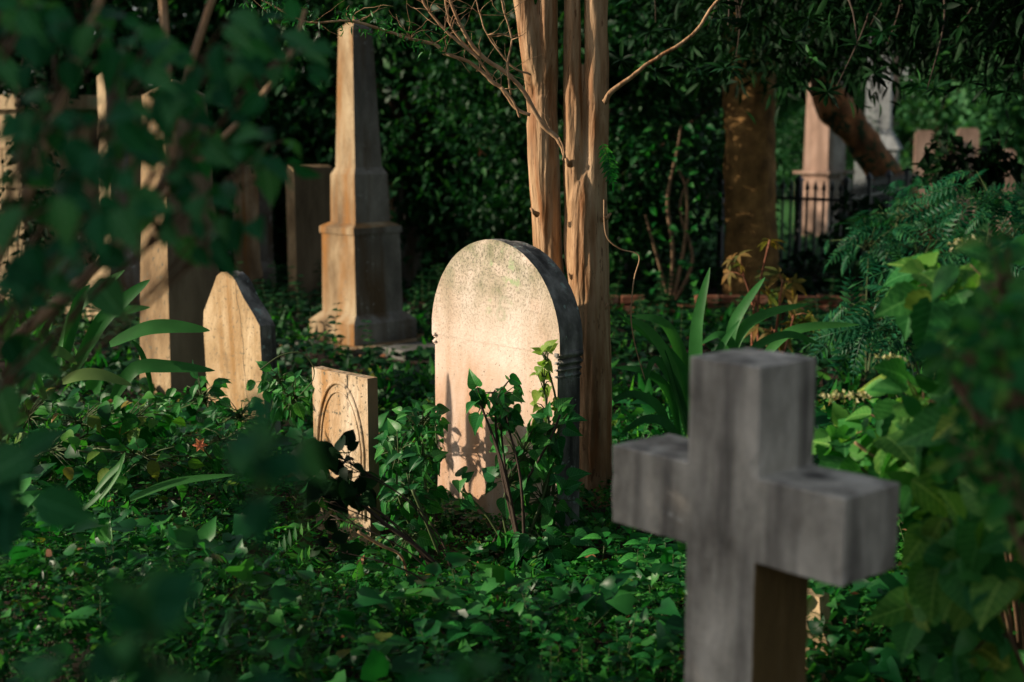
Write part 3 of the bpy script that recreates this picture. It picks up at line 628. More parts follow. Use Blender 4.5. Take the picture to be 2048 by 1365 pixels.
# --- large brown trunk and its low dark canopy
b2 = Vector((P(1503, 600, 13.2).x, 13.2, 0)); Mt2 = Matrix.Translation(-b2)
t = thing('evergreen_tree', 'big evergreen with thick brown fibrous trunk and low dark canopy, right of centre', 'tree', b2)
pts, rr = px_path([(1503, 640, 130), (1503, 590, 112), (1502, 450, 104), (1500, 300, 100), (1498, 150, 100), (1495, -50, 96), (1500, -350, 80), (1520, -700, 40)], 13.2, 8)
link('trunk', tubes([(pts, rr)], 24, .12, .03, 5), M_palm, t, Mt2)
lb = []
for e_ in ((-.9, 9.0, 3.6), (.8, 8.2, 3.0), (2.4, 7.6, 3.1), (3.6, 8.2, 3.0), (4.6, 9.8, 3.2), (4.4, 12, 3.4), (2.8, 10.0, 3.3), (-.6, 13, 4.2), (3, 16, 4.4), (1.4, 9.5, 3.4)):
    s_ = b2+Vector((0, 0, random.uniform(3.0, 4.2))); m_ = (s_+Vector(e_))/2+Vector((0, 0, .35)); p_, r_ = spline([s_, m_, e_], [.12, .07, .02], 5); lb.append((p_, r_))
link('limbs', tubes(lb, 9, .1), M_darkbark, t, Mt2)
def under(cc):      # bottom of the canopy: low on the right, open towards the tan tree
    return (cc[:, 2] > 1.70+cc[:, 1]*.028+.08) & (cc[:, 0] > .12*cc[:, 1])
pos, ax, nr, sz, cc = crown_clumps((3.0, 10.4, 3.7), (3.4, 4.2, 2.1), 2300, 40, .12, .35, .34, .5, 11, under)
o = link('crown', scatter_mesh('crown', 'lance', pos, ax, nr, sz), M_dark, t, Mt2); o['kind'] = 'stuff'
# low hanging sprays: leaf whorls that can be told apart
for q in range(46):
    px = random.choice([random.uniform(1230, 1480), random.uniform(1560, 2048), random.uniform(1400, 2048)]); py = random.uniform(-10, 185) if px > 1500 else random.uniform(-10, 150)
    Yw = random.uniform(6.6, 8.6); cpt = P(px, py, Yw); n_ = 9
    dirs = np.array([[math.cos(a_), math.sin(a_)*.8, -.25+.5*random.random()] for a_ in np.linspace(0, 6.28, n_, endpoint=False)+random.random()])
    tilt = Matrix.Rotation(random.uniform(-.9, .9), 3, 'X') @ Matrix.Rotation(random.uniform(-.9, .9), 3, 'Y'); dirs = dirs @ np.array(tilt)
    me = scatter_mesh('leaf_whorl', 'lance', np.tile(np.array(cpt), (n_, 1)), dirs, np.tile(np.array(tilt @ Vector((0, 0, 1))), (n_, 1))+rng.normal(size=(n_, 3))*.2, np.full(n_, .10)*(.8+.4*rng.random(n_)))
    link('leaf_whorl', me, M_dark if q % 5 else M_far, t, Mt2)
tws = []
for q in range(14):
    px = random.uniform(1250, 2048); s_ = P(px, -60, 7.6); e_ = P(px+random.uniform(-80, 80), random.uniform(40, 190), random.uniform(6.8, 8.4)); tws.append((spline([s_, (s_+e_)/2+Vector((.05, 0, .03)), e_], [.008, .006, .002], 4)))
for q in tws: link('hanging_twig', tubes([q], 5), M_darktwig, t, Mt2)

# --- leaning orange trunk and striped palm-like trunk beyond
def simple_tree(label, pts, Y, m, crown=None, cm=None, name='tree'):
    b_ = P(pts[0][0], pts[0][1], Y); b_ = Vector((b_.x, Y, 0)); t = thing(name, label, 'tree', b_); M = Matrix.Translation(-b_)
    p_, r_ = px_path(pts, Y, 6); link('trunk', tubes([([Vector((p_[0].x, Y, -.1))]+p_, [r_[0]]+r_)], 16, .25, .1, 3), m, t, M)
    if crown:
        pos, ax, nr, sz, cc = crown_clumps(*crown); o = link('crown', scatter_mesh('crown', 'tiny', pos, ax, nr, sz), cm, t, M); o['kind'] = 'stuff'
        top = p_[-1]; lb = [([top, Vector(cc[random.randrange(len(cc))])], [.05, .01]) for _ in range(14)]; link('limbs', tubes(lb, 6), m, t, M)
    return t
simple_tree('leaning trunk with orange-brown bark between the pink column and white column', [(1870, 530, 110), (1815, 430, 84), (1765, 345, 66), (1712, 262, 60), (1672, 215, 70), (1646, 150, 54), (1640, 60, 46), (1600, -60, 36)], 17.5, M_orange, ((3.4, 17.5, 5.4), (2.2, 1.8, 1.3), 160, 50, .09, .4, .4, .3, 21), M_far)
simple_tree('slim pale trunk with shaggy spiral bark beside the distant white column', [(1800, 420, 26), (1786, 330, 24), (1772, 260, 26), (1782, 170, 30), (1790, 60, 20)], 25, M_pinkst, ((6.9, 25, 5.2), (1.6, 1.5, 1.2), 120, 50, .1, .4, .4, .3, 22), M_far)

# ------------------------------------------------------------------ background evergreens (shared crown meshes)
protos = []
for q in range(3):
    pos, ax, nr, sz, cc = crown_clumps((0, 0, 2.4), (1.9, 1.7, 2.6), 620, 46, .105, .55, .34, .4, 30+q, lambda c_: c_[:, 2] > .1)
    me = scatter_mesh('crown', 'tiny', pos, ax, nr, sz); me.materials.append(M_far)
    tk = tubes([spline([(0, 0, -.1), (.1, 0, 1.4), (0, .1, 2.6), (.1, 0, 4.4)], [.14, .11, .08, .02], 4)]+[([(0.05, 0, 1.2), Vector(cc[z])*.5+Vector((0, 0, .6)), Vector(cc[z])], [.05, .03, .008]) for z in range(16)], 8, .15)
    tk.materials.append(M_darkbark); protos.append((me, tk))
BG = [  # x, y, scale, label
 (-7.2, 19.0, 1.2, 'dark evergreen behind the far left vault wall'), (-4.5, 17.2, 1.2, 'dark evergreen behind the left obelisk'),
 (-2.7, 17.0, 1.15, 'dark evergreen behind the stepped obelisk, slightly left'), (-.9, 15.6, 1.05, 'dense dark shrub tree between stepped obelisk and tan tree'),
 (.7, 16.6, 1.1, 'dense dark shrub tree directly behind the tan tree'), (.75, 13.8, .78, 'dark bushy evergreen just left of the big brown trunk'),
 (-8.8, 16.5, 1.2, 'dark evergreen at the far left edge of the yard'),
 (4.7, 33, 1.5, 'hazy green tree far beyond the pink column'), (9.2, 31, 1.6, 'hazy green tree far behind the distant pink headstones'), (12.5, 30, 1.6, 'hazy green tree at the far right distance'), (7.0, 38, 2.0, 'tall hazy tree behind the white column'), (5.8, 25.5, .55, 'round green bush left of the distant pink headstones'), (0.5, 35, 2.0, 'tall dark tree behind the brown trunk'), (-4.5, 36, 2.0, 'tall dark tree far behind the stepped obelisk'),
 (15.5, 42, 2.2, 'tall hazy tree at the far right skyline'),
]
def evergreen(x, y, sc, label, q, crown_m=None):
    t = thing('evergreen_tree', label, 'tree', (x, y, 0), 'evergreens closing the background', rotz=q*2.1); t.scale = (sc, sc, sc)
    me, tk = protos[q % 3]
    if crown_m is not None:
        me = me.copy(); me.materials.clear(); me.materials.append(crown_m)
    o = link('crown', me, None, t); o['kind'] = 'stuff'; link('trunk', tk, None, t); return t
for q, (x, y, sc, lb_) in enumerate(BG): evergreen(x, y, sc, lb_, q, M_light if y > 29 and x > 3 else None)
# unseen trees added left and right to shade the foreground and far hedge
SH = [(-3.4, 1.75, .9, 'unseen evergreen added close on the left to shade the foreground cross'), (-6.9, 1.9, .85, 'second unseen evergreen added on the left for shade, beyond the nearest one'),
      (-11.5, 17.6, 1.2, 'unseen evergreen added for shade at the left boundary beyond the obelisks'), (-9.5, 17.2, 1.2, 'tall unseen evergreen added for shade at the back left corner of the yard'), (-15, 8.6, .6, 'lower unseen evergreen added at the left boundary, level with the left obelisk'),
      (5.4, 4.6, 1.1, 'unseen evergreen added for shade right of the hydrangea'), (3.9, 2.0, .95, 'unseen evergreen added for shade right of the photographer')]
for q, (x, y, sc, lb_) in enumerate(SH):
    evergreen(x, y, sc, lb_, q+1)['group'] = 'unseen evergreens added around the yard for shade'

# ------------------------------------------------------------------ ground cover
def cover_h(x, y):
    h = .10+.05*fbm(x*2, y*2)+.04*fbm(x*5+3, y*5)
    h = h + .30*np.exp(-((x+2.3)/.95)**2-((y-6.4)/.75)**2) + .05*np.exp(-((x+1.35)/.5)**2-((y-5.5)/.5)**2)
    h = h + .24*np.exp(-((x-1.8)/.9)**2-((y-5.2)/1.4)**2) + .10*np.exp(-((x-1.0)/.6)**2-((y-7.0)/.8)**2)
    h = h + .12*np.exp(-((x+1.6)/.8)**2-((y-4.2)/.6)**2)
    h = h + .10*np.exp(-((y-4.2)/.45)**2) + .10*np.exp(-((x+1.9)/.9)**2-((y-4.8)/.9)**2)
    h = h*(1-.6*np.exp(-((y-5.2)/.4)**2-((x+.35)/.75)**2))
    return np.maximum(h, .04)
def cover(name, label, kind, n_, xr, yr, smin, smax, m, cat=None, zmul=1.0, zbias=.45, tilt=.55, mask=None, axis_up=.15):
    y = yr[0]+(yr[1]-yr[0])*rng.random(n_)**1.15; x = (rng.random(n_)*2-1)*(y*.40+.35); x = np.clip(x, xr[0], xr[1])
    if mask is not None: k_ = mask(x, y); x, y = x[k_], y[k_]
    n_ = len(x); h = cover_h(x, y)*zmul; z = ground_z(x, y)+h*(zbias+(1-zbias)*rng.random(n_)**.5)
    # face mostly up, leaning to the light at left front
    nr = unit(rng.normal(size=(n_, 3))*tilt+np.array([-.25, -.45, 1.0])); ax = rdir(n_, axis_up, .4)
    o = link(name, scatter_mesh(name, kind, np.stack([x, y, z], 1), ax, nr, smin+(smax-smin)*rng.random(n_)**1.6), m); tag(o, label, cat, kind='stuff'); return o
clump = lambda s, th: (lambda x, y: fbm(x*s+7, y*s-2)+.25*rng.normal(size=len(x)) > th)
cover('ivy_ground_cover', 'dense ivy and broad green leaves covering the graves', 'heart', 20000, (-6, 6), (3.2, 9.0), .02, .055, M_ivy, mask=clump(2.2, -.55))
cover('small_leaf_weeds', 'small bright leaved weeds in the near ground cover', 'tiny', 90000, (-5, 5), (3.0, 7.8), .012, .030, M_weed, tilt=.7, zmul=1.0, mask=clump(3.1, -.45))
cover('pointed_leaf_weeds', 'pointed leaves mixed through the ground cover', 'ovate', 9000, (-5, 5), (3.0, 8.5), .03, .075, M_vine, mask=clump(1.6, -.3), zmul=1.12)
cover('fern_ground_cover', 'ferny compound leaves trailing over the ground at left', 'frond', 900, (-5, -.3), (3.2, 8), .12, .24, M_weed, mask=lambda x, y: x < -.55-.5*rng.random(len(x)), zmul=1.1)
cover('fallen_leaves', 'brown fallen leaves lying on the dark soil', 'ovate', 5200, (-9, 9), (3.0, 15), .02, .055, M_litter, zmul=.55, zbias=.05)
cover('dry_leaves', 'scattered yellow and brown leaves caught on top of the ground cover', 'ovate', 170, (-6, 6), (3.2, 8), .02, .05, M_litter, zmul=1.15, zbias=.85)
cover('far_ground_cover', 'dark low green plants around the distant stones', 'ovate', 26000, (-12, 12), (8.2, 24), .05, .12, M_far, zmul=1.25, zbias=.2, mask=lambda x, y: ~((y > 10.1) & (y < 10.9) & (x > -1.6) & (x < -.7)))
cover('broad_leaf_weeds', 'broad soft leaves standing above the ivy at left and in the middle', 'heart', 4000, (-6, 3), (3.4, 7.4), .04, .115, M_vine, zmul=1.45, zbias=.7, tilt=.45, mask=lambda x, y: clump(2.6, .05)(x, y) & ~((y > 4.6) & (y < 5.6) & (x > -1.15) & (x < .4)))
cover('trailing_fern_weeds', 'feathery yellow-green weeds in sunlit patches of the ground cover', 'frond', 700, (-5, 2.5), (3.4, 7.0), .09, .2, M_weed, zmul=1.2, zbias=.7, mask=clump(1.9, .3))
def sprigs(name, label, n_, m, kind, ls, hmin, hmax, xr, yr, nl=9, msk=None):
    """upright weeds: a thin stem with paired leaves"""
    pos, ax, nr, sz, st_ = [], [], [], [], []
    for q in range(n_):
        y = random.uniform(*yr); x = max(xr[0], min(xr[1], random.uniform(-1, 1)*(y*.40+.2)))
        if msk and not msk(x, y): continue
        h = random.uniform(hmin, hmax)+.5*float(cover_h(np.array(x), np.array(y))); b_ = Vector((x, y, 0)); tp = b_+Vector((random.uniform(-.25, .25)*h, random.uniform(-.25, .2)*h, h)); a0 = random.random()*3; st_.append(([b_, b_.lerp(tp, .5)+Vector((0, .01, 0)), tp], [.0022, .0018, .001]))
        for k_ in range(nl):
            f_ = .35+.65*k_/(nl-1); c_ = b_.lerp(tp, f_)
            for sg in (0, 3.14):
                a_ = a0+k_*1.5+sg; pos.append(c_[:]); ax.append((math.cos(a_), math.sin(a_), .35)); nr.append((-.2*math.cos(a_)-.2, -.4-.2*math.sin(a_), 1)); sz.append(ls*(1.15-.6*f_)*random.uniform(.7, 1.3))
    o = link(name, scatter_mesh(name, kind, np.array(pos), np.array(ax), np.array(nr), np.array(sz)), m); tag(o, label, kind='stuff')
    o2 = link('weed_stems', tubes(st_, 3), M_stem); tag(o2, 'stems of the '+label, kind='stuff')
sprigs('upright_weeds', 'upright leafy weeds rising out of the ivy', 420, M_vine, 'ovate', .055, .10, .22, (-6, 5), (3.5, 7.5), 7, lambda x, y: not (4.5 < y < 5.6 and -1.15 < x < .4))
sprigs('fine_upright_weeds', 'fine-leaved upright weeds in the foreground', 380, M_weed, 'tiny', .03, .06, .16, (-6, 5), (3.3, 6.0), 10, lambda x, y: not (4.6 < y < 5.6 and -1.15 < x < .4))
sprigs('distant_upright_weeds', 'taller leafy weeds between the distant stones and under the hedge', 420, M_far, 'ovate', .10, .15, .45, (-7, 5), (9.5, 14.5), 8, lambda x, y: not (9.9 < y < 11.4 and -1.9 < x < -.5))
# grass tufts
n_ = 5000; y = 6.5+6*rng.random(n_); x = (rng.random(n_)*2-1)*(y*.4); k_ = fbm(x*1.5, y*1.5) > .1; x, y = x[k_], y[k_]
o = link('grass_tufts', scatter_mesh('grass_tufts', 'lance', np.stack([x, y, np.zeros(len(x))], 1), rdir(len(x), 1.6, .3), rdir(len(x)), .12+.14*rng.random(len(x))), M_weed); tag(o, 'tufts of grass between the stones', kind='stuff')
# thin stems under the leaves
st = []
for q in range(500):
    y = random.uniform(3.4, 7); x = random.uniform(-1, 1)*(y*.38); h = float(cover_h(np.array(x), np.array(y))); st.append(([(x, y, 0), (x+random.uniform(-.04, .04), y, h*.6), (x+random.uniform(-.08, .08), y+random.uniform(-.05, .05), h*1.1)], [.002, .0018, .001]))
o = link('ground_cover_stems', tubes(st, 3), M_stem); tag(o, 'thin stems rising through the ground cover', kind='stuff')

# ------------------------------------------------------------------ individual plants
def plant_from_clusters(name, label, cat, base, clusters, kind, m, stem_m, size, stuff=0, group=None, twig_r=.003, main_r=.008, droop=.35, leafname='leaf', up=.8, face=(-.3, -.7)):
    """clusters: (px, py, Y, rx px, ry px, rY m, n leaves). stems run from the base through each cluster, twigs to each leaf"""
    base = Vector(base); t = thing(name, label, cat, base, group); M = Matrix.Translation(-base); me = leaf_mesh(kind, m); paths = []
    for (px, py, Y, rx, ry, rY, n_) in clusters:
        c_ = P(px, py, Y); mid = base.lerp(c_, .5)+Vector((random.uniform(-.06, .06), random.uniform(-.06, .06), .12*(c_-base).length)); pp, rr = spline([base, mid, c_], [main_r, main_r*.7, main_r*.4], 5); paths.append((pp, rr))
        for q in range(n_):
            a_ = random.uniform(0, 6.28); r_ = random.random()**.6; Yq = Y+random.uniform(-rY, rY)
            lp = P(px+rx*r_*math.cos(a_), py+ry*r_*math.sin(a_), Yq); src = c_.lerp(pp[-3], random.random()); out = (lp-c_)
            axd = (out.normalized() if out.length > 1e-4 else Vector((0, 0, 1)))*.8+Vector((random.gauss(0, .45), random.gauss(0, .45), random.gauss(0, .3)-droop))
            nr = Vector((random.gauss(face[0], .45), random.gauss(face[1], .45), up+random.gauss(0, .3)))
            s_ = size*random.uniform(.6, 1.25)
            link(leafname, me, None, t, leaf_M(lp, axd, nr, s_, base))
            if q % 2 == 0 or twig_r > .0025: paths.append(([src, src.lerp(lp, .5)+Vector((0, 0, .01)), lp], [twig_r, twig_r*.8, twig_r*.5]))
        if stuff:
            k_ = stuff; a_ = rng.random(k_)*6.28; r_ = rng.random(k_)**.6
            pos = np.array([P(px+rx*1.1*rv*math.cos(av), py+ry*1.1*rv*math.sin(av), Y+random.uniform(-rY, rY)) for av, rv in zip(a_, r_)])
            pos -= np.array(base); o = link('small_leaves', scatter_mesh('small_leaves', kind, pos, rdir(k_, -.2), rdir(k_, 1)+np.array([-.2, -.4, 0]), size*(.35+.5*rng.random(k_))), m, t); o['kind'] = 'stuff'
    link('stems', tubes(paths, 5), stem_m, t, M); return t

# climbing plant over the foot of the large headstone
plant_from_clusters('climbing_vine', 'leafy green climber over the lower right of the large round-topped headstone', 'vine', (.02, 5.28, 0),
  [(1095, 1000, 5.33, 62, 80, .05, 64), (1050, 900, 5.33, 62, 55, .05, 38), (1100, 860, 5.36, 45, 60, .04, 29), (1015, 965, 5.3, 40, 55, .05, 20), (925, 980, 5.3, 20, 40, .05, 6), (1000, 1095, 5.25, 70, 16, .06, 12), (1085, 1080, 5.2, 80, 35, .08, 29)], 'cordate', M_climb, M_stem, .07, face=(-.6, -.8))
plant_from_clusters('vine_shoot', 'single arching shoot with large leaves in front of the headstone face', 'vine', (.05, 5.24, 0),
  [(990, 780, 5.25, 48, 30, .05, 13), (965, 815, 5.25, 30, 26, .04, 7), (1010, 835, 5.25, 24, 30, .04, 7), (1000, 840, 5.27, 26, 40, .03, 12), (950, 785, 5.25, 16, 14, .02, 6)], 'cordate', M_climb, M_darktwig, .066, droop=.7)
plant_from_clusters('vine_shoot', 'upright bright yellow-green shoot at the right edge of the headstone face', 'vine', (.14, 5.40, .1),
  [(1090, 715, 5.42, 10, 20, .02, 10), (1086, 760, 5.42, 20, 30, .02, 14), (1092, 810, 5.42, 22, 35, .02, 16)], 'cordate', M_young, M_stem, .045)
plant_from_clusters('ivy_shrub', 'bushy ivy-leaved shrub between the small and the large headstone', 'shrub', (-.33, 5.35, 0),
  [(840, 840, 5.5, 45, 38, .08, 38), (800, 900, 5.45, 45, 50, .08, 44), (845, 915, 5.4, 34, 45, .08, 26), (820, 980, 5.38, 62, 45, .08, 44), (840, 1065, 5.3, 40, 36, .1, 18), (810, 1070, 5.2, 50, 40, .1, 24), (872, 880, 5.42, 14, 40, .03, 8)], 'cordate', M_climb, M_stem, .062, face=(-.5, -.7))
plant_from_clusters('dark_twig_shrub', 'dark leaning twig with silhouetted leaves across the small headstone', 'shrub', (-.12, 4.65, 0),
  [(690, 930, 4.6, 30, 45, .04, 20), (655, 900, 4.6, 28, 30, .04, 17), (705, 985, 4.62, 26, 25, .03, 12), (660, 1030, 4.62, 16, 16, .03, 4), (660, 1100, 4.6, 40, 18, .03, 6), (640, 960, 4.6, 20, 30, .03, 9), (645, 1000, 4.6, 18, 12, .02, 4)], 'big', M_dark, M_darktwig, .072, face=(0, -.9), up=.3, twig_r=.002, main_r=.004)
plant_from_clusters('ivy_shrub', 'green leafy mound at the foot of the pointed headstone', 'shrub', (-1.25, 6.6, 0),
  [(480, 830, 6.3, 60, 30, .15, 35), (400, 790, 6.3, 60, 40, .15, 32), (560, 760, 6.1, 50, 40, .1, 38), (590, 800, 5.9, 40, 45, .1, 32), (440, 880, 6.0, 90, 40, .15, 38)], 'oval', M_climb, M_stem, .07)
plant_from_clusters('ivy_shrub', 'leafy bush with sunlit tips at the left edge above the ivy', 'shrub', (-2.2, 6.3, 0),
  [(60, 830, 6.0, 80, 40, .2, 38), (180, 840, 6.0, 80, 40, .2, 38), (290, 830, 6.1, 70, 40, .2, 35), (110, 900, 5.7, 120, 45, .2, 44), (300, 920, 5.6, 120, 40, .2, 38)], 'oval', M_ivy, M_stem, .085)

# broad opposite-leaved herbs in the front
def herb(label, px, py, Y, h, lv, size, m=None, kind='tooth'):
    zt = random.uniform(.17, .25); Y = min((CAMZ-zt)/math.tan(PITCH+math.atan((py-682.5)/FPX)), 5.15)
    top = P(px, py, Y); base = Vector((top.x+random.uniform(-.03, .03), Y+.02, 0)); t = thing('broad_leaf_herb', label, 'plant', base, 'broad leaved herbs in the ground cover'); me = leaf_mesh(kind, m or M_herb)
    a0 = random.uniform(0, 3)
    for q in range(lv):
        f = 1-q*.22*.9; z = max(top.z-q*h, .03); c_ = base.lerp(top, z/max(top.z, .01)); n_ = 2 if q else 4
        for k_ in range(n_):
            a_ = a0+q*1.57+k_*6.283/n_; axd = Vector((math.cos(a_), math.sin(a_), .35 if q == 0 else .1)); link('leaf', me, None, t, leaf_M(c_+axd*.012, axd, Vector((-.1*math.cos(a_), -.15, 1)), size*(.7+.16*q)*random.uniform(.85, 1.15), base))
    link('stem', tubes([([base, base.lerp(top, .5)+Vector((.004, 0, 0)), top], [.0035, .003, .002])], 6), M_stem, t, Matrix.Translation(-base))
for a_ in (
 ('broad-leaved herb with spread toothed leaves, below the large headstone', 955, 1190, 4.75, .05, 4, .13),
 ('lower broad-leaved herb in front of the tallest herb, bottom centre', 930, 1265, 4.5, .05, 3, .12),
 ('herb with pale green whorl near the bottom centre-left edge', 760, 1290, 4.4, .05, 3, .11),
 ('herb below the gap between the two headstones', 770, 1200, 4.75, .05, 3, .10),
 ('dark green herb right below the black headstone edge', 1210, 1080, 5.1, .05, 3, .10),
 ('herb with drooping leaves at the foot of the tan trunks', 1290, 1090, 5.2, .05, 3, .10),
 ('herb close left of the grey cross shaft', 1320, 1200, 4.6, .05, 3, .09),
 ('bright herb at the bottom left of the grey cross', 1310, 1320, 4.2, .05, 3, .08),
 ('herb with long leaves midway along the bottom edge', 1120, 1290, 4.4, .05, 3, .09),
 ('herb at the foot of the small headstone', 720, 1110, 5.0, .05, 3, .09),
 ('herb right of the grey cross in the lower right corner', 1730, 1230, 3.9, .05, 4, .09),
 ('second herb in the lower right corner, nearer the hydrangea', 1810, 1290, 3.7, .05, 4, .08),
 ('pale sprig of the ground cover at left of the bottom', 600, 1245, 4.5, .04, 3, .08),
): herb(*a_, m=M_herb if 'pale' not in a_[0] else M_ivy)

# strap-leaved plants
def blade_mesh(pts, wds, fold=.25, twist=0):
    V, T = [], []; n_ = len(pts)
    for i_, p_ in enumerate(pts):
        d = (pts[min(i_+1, n_-1)]-pts[max(i_-1, 0)]).normalized(); vw = (Vector((0, 0, CAMZ))-p_).normalized(); vw = (vw+Vector((-.4, 0, .6))+Vector((twist, 0, 0))).normalized()
        x = d.cross(vw).normalized(); nn = x.cross(d); hw = wds[i_]/2
        V += [(p_-x*hw+nn*hw*fold)[:], (p_)[:], (p_+x*hw+nn*hw*fold)[:]]
    for i_ in range(n_-1):
        a_ = i_*3; T += [(a_, a_+1, a_+4), (a_, a_+4, a_+3), (a_+1, a_+2, a_+5), (a_+1, a_+5, a_+4)]
    me = np_mesh('blade', V, T); me.polygons.foreach_set('use_smooth', [True]*len(T)); return me
def strap_plant(label, base, blades, m=M_strap, name='strap_leaf_plant'):
    base = Vector(base); t = thing(name, label, 'plant', base)
    for bl in blades:
        Y0 = bl[0]; wpx = bl[1]; pp = [P(x_, y_, Y0+(0 if len(bl) < 4 else bl[3])) for x_, y_ in bl[2]]
        pp, _ = spline(pp, [0]*len(pp), 6); n_ = len(pp); wd = [.95*wpx*Y0/FPX*max(math.sin(math.pi*min(.08+.94*(i_/(n_-1)), 1))**.6, .04) for i_ in range(n_)]
        link('blade', blade_mesh(pp, wd, twist=random.uniform(-.5, .5)), bl[4] if len(bl) > 4 else m, t, Matrix.Translation(-base))
    return t
strap_plant('green strap-leaf plant with upright blades, behind the left arm of the cross', (P(1385, 800, 6.4).x, 6.4, 0), [
 (6.4, 32, [(1385, 900), (1392, 760), (1395, 650), (1420, 535)]), (6.35, 26, [(1385, 880), (1380, 780), (1330, 700), (1235, 628)]), (6.3, 24, [(1375, 870), (1345, 740), (1300, 665), (1250, 635)]),
 (6.5, 26, [(1375, 850), (1370, 740), (1330, 650), (1262, 632)]), (6.4, 20, [(1365, 900), (1340, 790), (1290, 745), (1225, 735)]), (6.3, 22, [(1345, 900), (1320, 820), (1270, 790), (1222, 800)]),
 (6.5, 20, [(1400, 850), (1430, 760), (1440, 700), (1480, 640)]), (6.2, 22, [(1365, 900), (1335, 850), (1290, 840), (1240, 870)]), (6.3, 20, [(1380, 860), (1350, 770), (1310, 720), (1290, 770)]), (6.3, 18, [(1390, 900), (1370, 830), (1350, 780), (1330, 700)])])
strap_plant('strap-leaf plant with arching blades just above the cross top', (P(1450, 750, 7.0).x, 7.0, 0), [
 (7.0, 26, [(1455, 740), (1465, 660), (1490, 610), (1530, 555)]), (7.0, 26, [(1450, 760), (1480, 670), (1530, 630), (1620, 608)]), (7.1, 24, [(1500, 760), (1560, 680), (1620, 655), (1720, 650)]), (7.0, 20, [(1470, 740), (1520, 690), (1580, 670), (1640, 690)]), (6.9, 20, [(1480, 760), (1470, 700), (1440, 670), (1400, 690)])])
strap_plant('strap-leaf plant with long dark blades in front of the left obelisk', (P(250, 850, 6.4).x, 6.4, 0), [
 (6.0, 30, [(120, 700), (155, 620), (200, 580), (250, 540)]), (6.1, 34, [(150, 740), (200, 650), (250, 600), (300, 560)]), (6.2, 30, [(170, 720), (200, 640), (240, 625), (300, 615)]),
 (5.8, 26, [(130, 720), (145, 650), (160, 600), (180, 570)]), (5.9, 36, [(220, 690), (290, 660), (350, 655), (420, 662)]), (5.9, 34, [(225, 800), (270, 740), (340, 735), (430, 742)]),
 (5.7, 30, [(125, 765), (160, 752), (205, 752), (265, 772)], 0, M_pale), (5.7, 28, [(60, 690), (90, 705), (120, 705), (155, 730)], 0, M_pale), (6, 12, [(305, 790), (295, 740), (280, 700), (262, 680)], 0),
 (5.8, 30, [(20, 780), (25, 720), (20, 660), (12, 600)]), (5.8, 26, [(90, 800), (60, 730), (40, 700), (0, 680)])])
strap_plant('low strap leaves lying across the ivy at left, one edge dried pink', (P(300, 1100, 4.8).x, 4.8, 0), [
 (4.8, 10, [(200, 1000), (220, 975), (238, 945), (247, 915)], 0, M_strap), (4.9, 16, [(190, 985), (215, 955), (240, 930), (250, 905)]), (4.8, 20, [(260, 1000), (320, 975), (380, 960), (470, 950)]), (4.9, 14, [(140, 1040), (190, 1000), (220, 960), (245, 925)])])
# tall grass-like frond bottom centre
strap_plant('slim bright ribbed frond standing near the bottom centre-left', (P(650, 1360, 4.2).x, 4.2, 0), [(4.2, 10, [(645, 1360), (648, 1310), (652, 1270), (655, 1220)])]+[(4.2, 7, [(650, 1330-q*14), (670, 1322-q*14), (692, 1325-q*14)]) for q in range(7)]+[(4.2, 7, [(650, 1332-q*14), (632, 1326-q*14), (612, 1330-q*14)]) for q in range(7)], M_weed, 'fern')

# dried yellowish palmate plant with reddish stems
plant_from_clusters('palmate_plant', 'yellowing palmate-leaved sapling with reddish stems in front of the big trunk', 'plant', (P(1530, 720, 8.2).x, 8.2, 0),
 [(1480, 530, 8.2, 28, 22, .1, 4), (1540, 480, 8.2, 22, 20, .1, 3), (1565, 560, 8.2, 26, 20, .1, 4), (1590, 625, 8.1, 34, 22, .1, 6), (1510, 600, 8.2, 30, 26, .1, 4), (1550, 660, 8.1, 40, 20, .1, 5)], 'palm5', M_yel, M_brick, .13, main_r=.012)

# teal compound-leaf bushes, right middle
for lb_, x_, y_, cl in (
 ('blue-green feathery bush right of the iron fence', 2.3, 9.0, [(1740, 480, 9, 80, 45, .3, 22), (1800, 430, 9.2, 80, 45, .3, 22), (1900, 420, 9, 90, 50, .3, 24), (1860, 490, 8.8, 90, 45, .3, 22)]),
 ('blue-green feathery bush above the flowering hydrangea, right', 2.2, 7.4, [(1750, 620, 7.4, 70, 40, .25, 20), (1830, 600, 7.4, 80, 50, .25, 22), (1800, 660, 7.2, 80, 35, .25, 20), (1720, 660, 7.5, 60, 25, .25, 12), (1900, 560, 7.2, 80, 60, .25, 22)]),
 ('blue-green feathery bush at the far right edge', 3.0, 8.0, [(1980, 380, 8.2, 80, 50, .3, 24), (2020, 460, 8, 70, 60, .3, 22), (1960, 500, 7.8, 70, 50, .3, 20)])):
    plant_from_clusters('feathery_bush', lb_, 'bush', (x_, y_, 0), cl, 'frond', M_teal, M_stem, .26)
plant_from_clusters('laurel_bush', 'fine-leaved dark bush in front of the vault wall at far left', 'bush', (-4.6, 13.0, 0),
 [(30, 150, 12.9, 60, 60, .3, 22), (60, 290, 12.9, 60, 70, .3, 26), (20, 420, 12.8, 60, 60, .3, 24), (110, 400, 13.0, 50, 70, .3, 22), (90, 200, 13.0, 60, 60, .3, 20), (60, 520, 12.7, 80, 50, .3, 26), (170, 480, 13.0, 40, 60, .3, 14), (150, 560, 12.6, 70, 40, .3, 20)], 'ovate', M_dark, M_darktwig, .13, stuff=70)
p_ = P(1345, 600, 13); st0 = Vector((p_.x, 12.6, 0)); t = thing('hedge_sapling', 'thin multi-stemmed sapling with brown stems between the tan tree and the big trunk', 'sapling', st0)
